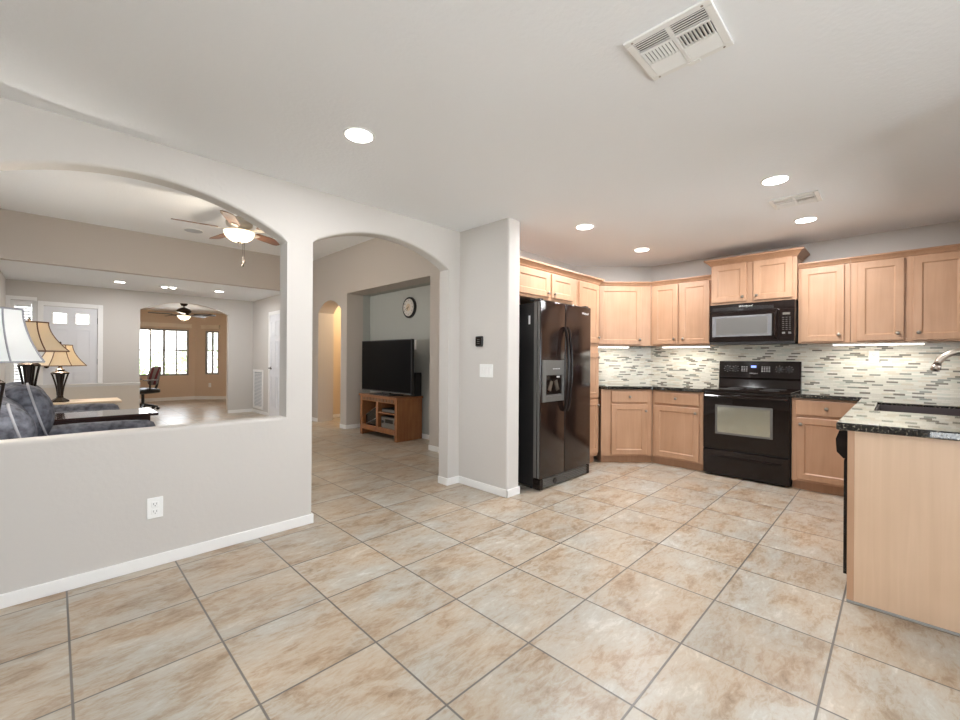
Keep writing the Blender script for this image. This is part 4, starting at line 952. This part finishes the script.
mb = MB(); mb.box(3.4555, 3.4568, 5.20, 5.40, 0.24, 0.295); mb.build('display', 'glassblk', av)
for y in (5.135, 5.465):
    mb = MB(); mb.lathe((3.4569, y, 0.25), [(0.022, 0), (0.02, 0.016)], 16, (-1, 0, 0)); mb.build('volume_knob', 'blackmat', av)
gc = thing('game_console', 'dark box with a slanted light edge in the left bay of the stand', 'console', (3.6, 5.8, 0.15))
mb = MB(); mb.prism([(5.64, 0.1505), (5.97, 0.1505), (5.97, 0.30), (5.64, 0.46)], 3.47, 3.74, 'yzx'); mb.build('case', 'glassblk', gc)
for (ya, za, yb, zb) in ((5.97, 0.305, 5.64, 0.465), (5.95, 0.17, 5.64, 0.29)):
    mb = MB(); mb.cyl((3.466, ya, za), (3.466, yb, zb), 0.005, 8); mb.build('light_edge', 'grey', gc)
ck2 = thing('wall_clock', 'round black-rimmed wall clock high on the niche wall', 'clock', (3.90, 5.405, 1.985))
cm = NX; u, z, r = -5.405, 1.985, 0.162
mb = MB(cm); mb.lathe((u, 0.0005, z), [(r, 0), (r, 0.03), (r-0.012, 0.04), (r-0.026, 0.036), (r-0.028, 0.02)], 40, (0, 1, 0)); mb.build('rim', 'blackmat', ck2, smooth=False)
mb = MB(cm); mb.lathe((u, 0.021, z), [(r-0.027, 0), (r-0.027, 0.0065)], 40, (0, 1, 0)); fc2 = mb.build('dial', 'clockface', ck2)
# the numerals stand on a dial in front of the rim's cup
for i in range(12):
    a = 2*PI*i/12; txt = str(i if i else 12)
    text(txt, 0.034, text_frame(cm, u+0.108*math.sin(a), 0.0400, z+0.108*math.cos(a)), 'slot', 'numeral', ck2)
mb = MB(cm); mb.lathe((u, 0.0285, z), [(r-0.03, 0), (r-0.03, 0.011)], 40, (0, 1, 0)); mb.build('face', 'clockface', ck2)
mb = MB(cm); mb.lathe((u, 0.0396, z), [(0.058, 0), (0.058, 0.0012)], 30, (0, 1, 0)); mb.build('centre_disc', 'lightwood', ck2)
for L, wd, ang in ((0.065, 0.008, 215), (0.10, 0.006, 250)):
    mb = MB(cm); R3 = Matrix.Rotation(math.radians(ang), 3, 'Y'); mb.box(u-wd/2, u+wd/2, 0.0412, 0.0428, z-0.015, z+L, R3, (u, 0.042, z)); mb.build('hand', 'slot', ck2)

# ------------------------------------------------------------------ living room furniture
def soft(mb_pts, name, parent, mat='suede', sub=2):
    return mb_pts.build(name, mat, parent, smooth=True, subsurf=sub)
def cushion(x0, x1, y0, y1, z0, z1, puff=0.03, r=0.06):
    mb = MB(); t = bmesh.new(); bmesh.ops.create_cube(t, size=1)
    bmesh.ops.subdivide_edges(t, edges=t.edges[:], cuts=3, use_grid_fill=True)
    for v in t.verts:
        p = v.co*2; q = Vector(p)
        k = [1-abs(c)**2 for c in p]
        q.x += puff/(x1-x0)*2*(1 if p.x > 0 else -1)*k[1]*k[2]*(abs(p.x) > 0.99)
        q.y += puff/(y1-y0)*2*(1 if p.y > 0 else -1)*k[0]*k[2]*(abs(p.y) > 0.99)
        q.z += puff/(z1-z0)*2*(1 if p.z > 0 else -1)*k[0]*k[1]*(abs(p.z) > 0.99)
        v.co = Vector(((x0+x1)/2+q.x*(x1-x0)/2, (y0+y1)/2+q.y*(y1-y0)/2, (z0+z1)/2+q.z*(z1-z0)/2))
    mb.merge(t); return mb
def lobe(yc, hw, prof):
    """upholstered back lobe: side profile (x, z) swept across y with rounded ends"""
    mb = MB(); rings = []
    cx = sum(p[0] for p in prof)/len(prof); cz = sum(p[1] for p in prof)/len(prof)
    for f, s in ((-1, 0.30), (-0.93, 0.62), (-0.75, 0.86), (-0.4, 0.97), (0, 1.0), (0.4, 0.97), (0.75, 0.86), (0.93, 0.62), (1, 0.30)):
        rings.append([mb.v((cx+(x-cx)*s, yc+hw*f, cz+(z-cz)*s)) for x, z in prof])
    mb.skin(rings); return mb
def recliner(label, y0, y1, zb, xtip, xb=-0.02, AH=1.0):
    t = thing('recliner', label, 'recliner', (0.05, (y0+y1)/2, 0), 'charcoal recliners'); yc = (y0+y1)/2
    mb = MB(); mb.rbox(-0.55, 0.50, y0+0.05, y1-0.05, 0.06, 0.36, 0.04, 3); mb.build('base', 'suede', t)
    for x in (-0.45, 0.42):
        for y in (y0+0.12, y1-0.12):
            mb = MB(); mb.cyl((x, y, 0), (x, y, 0.07), 0.025, 10); mb.build('foot', 'blackmat', t)
    cushion(-0.16, 0.53, y0+0.19, y1-0.19, 0.34, 0.50, 0.03).build('seat_cushion', 'suede', t, smooth=True, subsurf=2)
    soft(lobe(yc, (y1-y0)/2-0.06, [(xb, 0.40), (xb+0.03, 0.62), (xb+0.045, 0.80), (xb-0.02, zb-0.06), (xb-0.13, zb), (xb-0.27, zb-0.03), (xb-0.40, zb-0.15), (xb-0.45, 0.65), (xb-0.40, 0.40)]), 'backrest', t)
    for yy in (y0+0.095, y1-0.095):
        mb = MB(); rings = []
        for x, s in ((-0.36, 0.7), (-0.33, 1), (xtip-0.07, 1), (xtip-0.012, 0.86), (xtip, 0.6)):
            rings.append([mb.v((x, yy+dy*s, 0.46+(dz*AH-0.46)*s if dz > 0.3 else dz)) for dy, dz in ((-0.085, 0.08), (-0.09, 0.45), (-0.11, 0.56), (-0.07, 0.645), (0, 0.665), (0.07, 0.645), (0.11, 0.56), (0.09, 0.45), (0.085, 0.08))])
        mb.skin(rings); mb.build('armrest', 'suede', t, smooth=True, subsurf=1)
    return t, yc
rA, yA = recliner('near charcoal suede recliner with piped back, right behind the half wall', 3.74, 4.47, 0.965, 0.60, xb=-0.14, AH=1.06)
# rounded piped wing pillows of the near back
def wing(yc, hw, cx, cz, rx, rz, name='wing_pillow', ph=0.0):
    mb = MB(); rings = []
    for f, s in ((-1, 0.25), (-0.9, 0.60), (-0.6, 0.88), (0, 1.0), (0.6, 0.88), (0.9, 0.60), (1, 0.25)):
        rings.append([mb.v((cx+rx*s*math.cos(2*PI*k/16), yc+hw*f, cz+rz*s*math.sin(2*PI*k/16))) for k in range(16)])
    mb.skin(rings); w = soft(mb, name, rA, sub=1)
    fs = [(0.0, 1.0), (0.25, 1.0), (0.60, 0.9), (0.88, 0.6), (1.0, 0.0)]
    def cap(q):
        for (a, fa), (b, fb) in zip(fs, fs[1:]):
            if q <= b: return fa+(fb-fa)*(q-a)/(b-a)
        return 0
    for (x0, z0, x1, z1) in ((0.16, 0.97, 0.72, -0.60), (-0.50, 0.85, 0.10, -0.85)):
        pts = []
        for k in range(25):
            f = k/24; dx, dz = x0+(x1-x0)*f, z0+(z1-z0)*f
            pts.append((cx+rx*dx*0.985, yc-hw*cap(min(1, math.hypot(dx, dz)))-0.001, cz+rz*dz*0.985))
        p = MB(); p.tube(pts, 0.0075, 6); p.build('piping', 'piping', w, smooth=True)
wing(4.24, 0.17, -0.155, 0.785, 0.172, 0.235)
wing(3.90, 0.13, -0.225, 0.695, 0.165, 0.215)
rB, yB = recliner('far charcoal suede recliner beyond the dark side table', 5.08, 6.00, 0.985, 0.50, xb=-0.06, AH=1.09)
st = thing('side_table', 'dark glossy wooden table between the two recliners', 'table', (0.12, 4.75, 0))
mb = MB(); mb.rbox(-0.42, 0.635, 4.52, 5.00, 0.695, 0.718, 0.004); mb.build('table_top', 'darkwood', st)
mb = MB(); mb.box(-0.37, 0.585, 4.57, 4.95, 0.62, 0.694); mb.build('apron', 'darkwood', st)
for x in (-0.36, 0.555):
    for y in (4.58, 4.94):
        mb = MB(); mb.box(x-0.025, x+0.025, y-0.025, y+0.025, 0, 0.619) if False else mb.skin([[mb.v((x+sx*k, y+sy*k, zz)) for sx, sy in ((-1, -1), (1, -1), (1, 1), (-1, 1))] for k, zz in ((0.016, 0), (0.026, 0.619))]); mb.build('leg', 'darkwood', st)
lt = thing('console_table', 'light wood console table below the tan lamp, in front of the entry half wall', 'table', (0.1, 6.4, 0))
mb = MB(); mb.rbox(-0.42, 0.535, 6.16, 6.62, 0.682, 0.708, 0.004); mb.build('table_top', 'lightwood', lt)
mb = MB(); mb.box(-0.38, 0.495, 6.19, 6.59, 0.56, 0.6815); mb.build('drawer_box', 'lightwood', lt)
mb = MB(); mb.box(-0.36, 0.055, 6.184, 6.1898, 0.575, 0.67); mb.box(0.065, 0.48, 6.184, 6.1898, 0.575, 0.67); mb.build('drawer_front', 'lightwood', lt)
for u in (-0.15, 0.27):
    mb = MB(); mb.lathe((u, 6.184, 0.622), [(0.006, 0), (0.012, 0.012), (0.006, 0.02)], 10, (0, -1, 0)); mb.build('knob', 'bronze', lt)
for x in (-0.36, 0.475):
    for y in (6.21, 6.57):
        mb = MB(); mb.skin([[mb.v((x+sx*k, y+sy*k, zz)) for sx, sy in ((-1, -1), (1, -1), (1, 1), (-1, 1))] for k, zz in ((0.014, 0), (0.02, 0.559))]); mb.build('leg', 'lightwood', lt)

def lamp(label, x, y, zbase, zs0, zs1, rb, rt, mat, watts, color, group='table lamps with bell shades', bw=1.0):
    t = thing('table_lamp', label, 'lamp', (x, y, zbase), group); H = zs0-zbase
    mb = MB(); mb.lathe((x, y, zbase), [(0.075, 0.0005), (0.075, 0.015), (0.06, 0.025), (0.03, 0.045), (0.025, 0.07)], 6); mb.build('base', 'bronze', t)
    mb = MB()   # open cage vase
    hz0, hz1 = zbase+0.07, zbase+H*0.80
    for k in range(6):
        a = 2*PI*k/6; pts = []
        for i in range(7):
            f = i/6; r = (0.022+0.055*f**1.6)*bw; pts.append((x+r*math.cos(a), y+r*math.sin(a), hz0+(hz1-hz0)*f))
        mb.tube(pts, 0.0075, 6)
    mb.build('cage', 'bronze', t)
    mb = MB(); mb.lathe((x, y, hz0), [(0.012, 0), (0.014, (hz1-hz0)*0.5), (0.03, (hz1-hz0)*0.95), (0.03, hz1-hz0)], 12); mb.build('core', 'bronze', t)
    mb = MB(); mb.lathe((x, y, hz1), [(0.085*bw, -0.012), (0.090*bw, 0), (0.07*bw, 0.012), (0.04*bw, 0.022), (0.045*bw, 0.035), (0.018, 0.05), (0.012, H*0.2+0.02)], 6); mb.build('collar', 'bronze', t)
    mb = MB(); mb.cyl((x, y, zs0+0.01), (x, y, zs1+0.008), 0.004, 8); mb.lathe((x, y, zs1+0.006), [(0.006, 0), (0.012, 0.015), (0.004, 0.03)], 10); mb.build('finial_rod', 'bronze', t)
    mb = MB(); n = 8; m = 10; rings = []
    def ring(r, z): return [mb.v((x+r*math.cos(2*PI*(k+0.5)/n), y+r*math.sin(2*PI*(k+0.5)/n), z)) for k in range(n)]
    prof = []
    for i in range(m+1):
        f = i/m; prof.append((rt+(rb-rt)*(1-f)**1.8, zs0+(zs1-zs0)*f))
    mb.skin([ring(r, z) for r, z in prof], cap=False); sh = mb.build('lamp_shade', mat, t); so = sh.modifiers.new('solidify', 'SOLIDIFY'); so.thickness = 0.002
    mb = MB()
    for k in range(n):
        a = 2*PI*(k+0.5)/n; mb.tube([(x+(r+0.001)*math.cos(a), y+(r+0.001)*math.sin(a), z) for r, z in prof], 0.004, 5)
    for r, z in (prof[0], prof[-1]): mb.tube([(x+(r+0.001)*math.cos(2*PI*(k+0.5)/n), y+(r+0.001)*math.sin(2*PI*(k+0.5)/n), z) for k in range(n+1)], 0.005, 5)
    mb.build('shade_trim', 'oakdark' if mat == 'shade_tan' else 'piping', sh)
    mb = MB(); mb.lathe((x, y, zs0+0.05), [(0.012, 0), (0.03, 0.04), (0.03, 0.06), (0.01, 0.09)], 12); mb.build('bulb', 'plastic', t)
    point(t, 'lamp_bulb', (x, y, zs0+(zs1-zs0)*0.45), watts, color, 0.04)
    return t
lamp('tan bell-shaded lamp on the light console table, rightmost lamp', 0.045, 6.36, 0.708, 1.095, 1.315, 0.22, 0.10, 'shade_tan', 28, (1, 0.88, 0.72), bw=0.85)
lamp('tan bell-shaded lamp behind the recliner back, middle lamp', -0.135, 4.72, 0.718, 1.235, 1.455, 0.235, 0.11, 'shade_tan', 28, (1, 0.88, 0.72), bw=0.72)
et = thing('end_table', 'small dark end table under the white lamp, hidden behind the half wall', 'table', (-0.21, 3.45, 0))
mb = MB(); mb.rbox(-0.43, 0.01, 3.21, 3.69, 0.58, 0.605, 0.004); mb.build('table_top', 'darkwood', et)
for x in (-0.40, -0.02):
    for y in (3.24, 3.66):
        mb = MB(); mb.box(x-0.02, x+0.02, y-0.02, y+0.02, 0, 0.5795); mb.build('leg', 'darkwood', et)
lamp('large white bell-shaded lamp cut off at the left edge, nearest lamp', -0.24, 3.45, 0.605, 1.165, 1.45, 0.215, 0.125, 'shade_white', 20, (1, 0.95, 0.88), bw=0.62)

# ------------------------------------------------------------------ study: chair, valances; foyer blind
oc = thing('office_chair', 'black office chair with maroon and grey back in the tan study', 'office chair', (1.40, 12.0, 0)); x, y = 1.40, 12.0
mb = MB(); mb.lathe((x, y, 0.06), [(0.05, 0), (0.05, 0.07), (0.028, 0.09), (0.028, 0.32)], 14); mb.build('post', 'chairblack', oc)
for k in range(5):
    a = 2*PI*k/5+0.35; e = Vector((x+0.29*math.cos(a), y+0.29*math.sin(a), 0.075))
    mb = MB(); mb.tube([(x+0.03*math.cos(a), y+0.03*math.sin(a), 0.12), tuple((Vector((x, y, 0.115))+e)/2), tuple(e)], [0.032, 0.024, 0.016], 8); lg = mb.build('base_arm', 'chairblack', oc)
    mb = MB(); p = Vector((-math.sin(a), math.cos(a), 0)); c = Vector((e.x, e.y, 0.0305)); mb.cyl(c-p*0.022, c+p*0.022, 0.03, 14); mb.build('caster', 'chairblack', lg)
cushion(x-0.25, x+0.24, y-0.25, y+0.25, 0.38, 0.47, 0.03).build('seat', 'chairblack', oc, smooth=True, subsurf=2)
mb = MB(); rows = []
for i in range(9):
    f = i/8; z = 0.54+0.44*f; xx = x+0.17+0.10*math.sin(f*1.6)-0.04*math.sin(PI*f); hw = 0.21*(0.80+0.35*math.sin(PI*f*0.9))*(1 if f < 0.9 else 0.82)
    rows.append([mb.v(p) for p in ((xx+0.03, y-hw, z), (xx, y-hw, z), (xx+0.05, y, z), (xx, y+hw, z), (xx+0.03, y+hw, z), (xx+0.08, y, z))])
mb.skin(rows); bk = mb.build('backrest', 'fabric_grey', oc, smooth=True, subsurf=1)
for off in (-0.09, 0.09):
    mb = MB(); mb.tube([(x+0.175+0.10*math.sin(i/8*1.6)-0.04*math.sin(PI*i/8)+0.012, y+off*(1+0.3*i/8), 0.56+0.38*i/8) for i in range(9)], 0.028, 8); mb.build('mesh_strip', 'fabric_red', bk, smooth=True)
mb = MB(); mb.tube([(x+0.05, y, 0.375), (x+0.24, y, 0.39), (x+0.29, y, 0.55), (x+0.32, y, 0.75)], 0.026, 8); mb.build('back_support', 'chairblack', oc)
for sgn in (-1, 1):
    mb = MB(); mb.tube([(x-0.02, y+sgn*0.20, 0.39), (x-0.02, y+sgn*0.29, 0.45), (x-0.02, y+sgn*0.29, 0.66)], 0.018, 8); ar = mb.build('armrest', 'chairblack', oc)
    mb = MB(); mb.rbox(x-0.15, x+0.13, y+sgn*0.29-0.04, y+sgn*0.29+0.04, 0.66, 0.69, 0.012); mb.build('arm_pad', 'fabric_grey', ar)
for o_ in [oc]: o_.rotation_euler = (0, 0, math.radians(22))
def valance(label, mtx, u0, u1, z0, z1):
    r = thing('window_valance', label, 'valance', mtx @ Vector(((u0+u1)/2, 0, z0)), 'tan valances in the study')
    mb = MB(mtx); mb.box(u0, u1, 0.05, 0.065, z0, z1); mb.box(u0, u0+0.012, 0.001, 0.05, z0, z1); mb.box(u1-0.012, u1, 0.001, 0.05, z0, z1); mb.build('board', 'valance', r)
    mb = MB(mtx); mb.box(u0-0.006, u1+0.006, 0.001, 0.075, z1, z1+0.018); mb.build('cap', 'valance', r)
valance('tan wooden valance over the wide study window', OW, 1.40, 2.70, 2.0, 2.085)
valance('short tan wooden valance over the narrow study window', BW, 0.20, 0.70, 1.985, 2.07)
bl = thing('window_blind', 'cream slatted blind in the window beside the front door', 'blind', FX @ Vector((-0.36, 0, 2.0)))
mb = MB(FX)
for i in range(38): mb.box(-0.452, -0.268, -0.055, -0.02, 0.36+i*0.0445, 0.363+i*0.0445, Matrix.Rotation(1.0, 3, 'X'))
mb.build('slats', 'trim', bl)
mb = MB(FX); mb.box(-0.452, -0.268, -0.058, -0.012, 2.02, 2.05); mb.build('head_rail', 'trim', bl)
for u in (-0.42, -0.30):
    mb = MB(FX); mb.cyl((u, -0.016, 0.36), (u, -0.016, 2.02), 0.0015, 6); mb.build('cord', 'grey', bl)

# hallway lamp behind the small arch (out of view, its warm light is seen)
hl = thing('hall_ceiling_light', 'warm ceiling light of the hallway behind the small arch', 'ceiling light', (4.35, 7.3, CK))
mb = MB(); mb.lathe((4.35, 7.3, CK), [(0.14, -0.0005), (0.14, -0.02), (0.15, -0.03)], 24); mb.build('base', 'steel', hl)
mb = MB(); mb.lathe((4.35, 7.3, CK), [(0.03, -0.11), (0.09, -0.095), (0.13, -0.06), (0.145, -0.031)], 24); mb.build('glass_dome', 'bowl', hl, smooth=True)
point(hl, 'hall_bulb', (4.35, 7.3, CK-0.20), 22, (1, 0.80, 0.52), 0.08)

# ------------------------------------------------------------------ outside the study window
struct(MB().box(-30, 40, 14.3, 60, -0.25, -0.12).build('ground_outside', 'ground'))
struct(MB().box(-40, -2.8, -30, 14.3, -0.25, -0.12).build('ground_patio', 'ground'))
struct(MB().box(-2.8, 0.75, 10.22, 14.3, -0.25, -0.12).build('ground_porch', 'ground'))
struct(MB().box(-2.8, 30, -30, -2.8, -0.25, -0.12).build('ground_yard', 'ground'))
def shrub(label, x, y, r, h, n, seed, group=None):
    rnd = random.Random(seed); t = thing('garden_shrub', label, 'shrub', (x, y, -0.12), group)
    mb = MB()
    for k in range(5):
        a = rnd.uniform(0, 2*PI); mb.tube([(x+0.03*math.cos(a), y+0.03*math.sin(a), -0.12), (x+0.4*r*math.cos(a), y+0.4*r*math.sin(a), -0.12+h*0.6)], [0.02, 0.01], 6)
    mb.build('stems', 'walnut', t)
    mb = MB()
    for k in range(n):
        th = rnd.uniform(0, 2*PI); ph = math.acos(rnd.uniform(-0.75, 1)); rr = rnd.uniform(0.72, 1.05)
        c = Vector((x+r*rr*math.sin(ph)*math.cos(th), y+r*rr*math.sin(ph)*math.sin(th), -0.12+h*0.55+h*0.45*rr*math.cos(ph)))
        a = Vector((rnd.uniform(-1, 1), rnd.uniform(-1, 1), rnd.uniform(-1, 1))).normalized(); b = a.orthogonal().normalized(); s = rnd.uniform(0.05, 0.09)
        mb.b.faces.new([mb.v(c+a*s), mb.v(c+b*s*0.5), mb.v(c-a*s), mb.v(c-b*s*0.5)])
    mb.build('leaves', 'leaf', t)
shrub('round green shrub outside, at the left of the wide study window', 3.0, 19.0, 1.1, 1.5, 700, 1)
shrub('taller green shrub outside, at the right of the wide study window', 4.75, 21.5, 1.0, 2.4, 700, 2)
nh = thing('neighbour_house', 'pale stucco house across the street outside the study window', 'house', (6, 34, -0.12))
mb = MB(); mb.box(-4, 16, 32, 40, -0.12, 2.9); mb.build('walls', 'stucco', nh)
mb = MB(); mb.prism([(31.3, 2.9), (40.7, 2.9), (36, 4.6)], -4.7, 16.7, 'yzx'); mb.build('roof', 'ground', nh)
for xx in (1.0, 5.5, 9.5):
    mb = MB(); mb.box(xx, xx+1.6, 31.96, 31.999, 0.9, 2.2); mb.build('house_window', 'grey', nh)
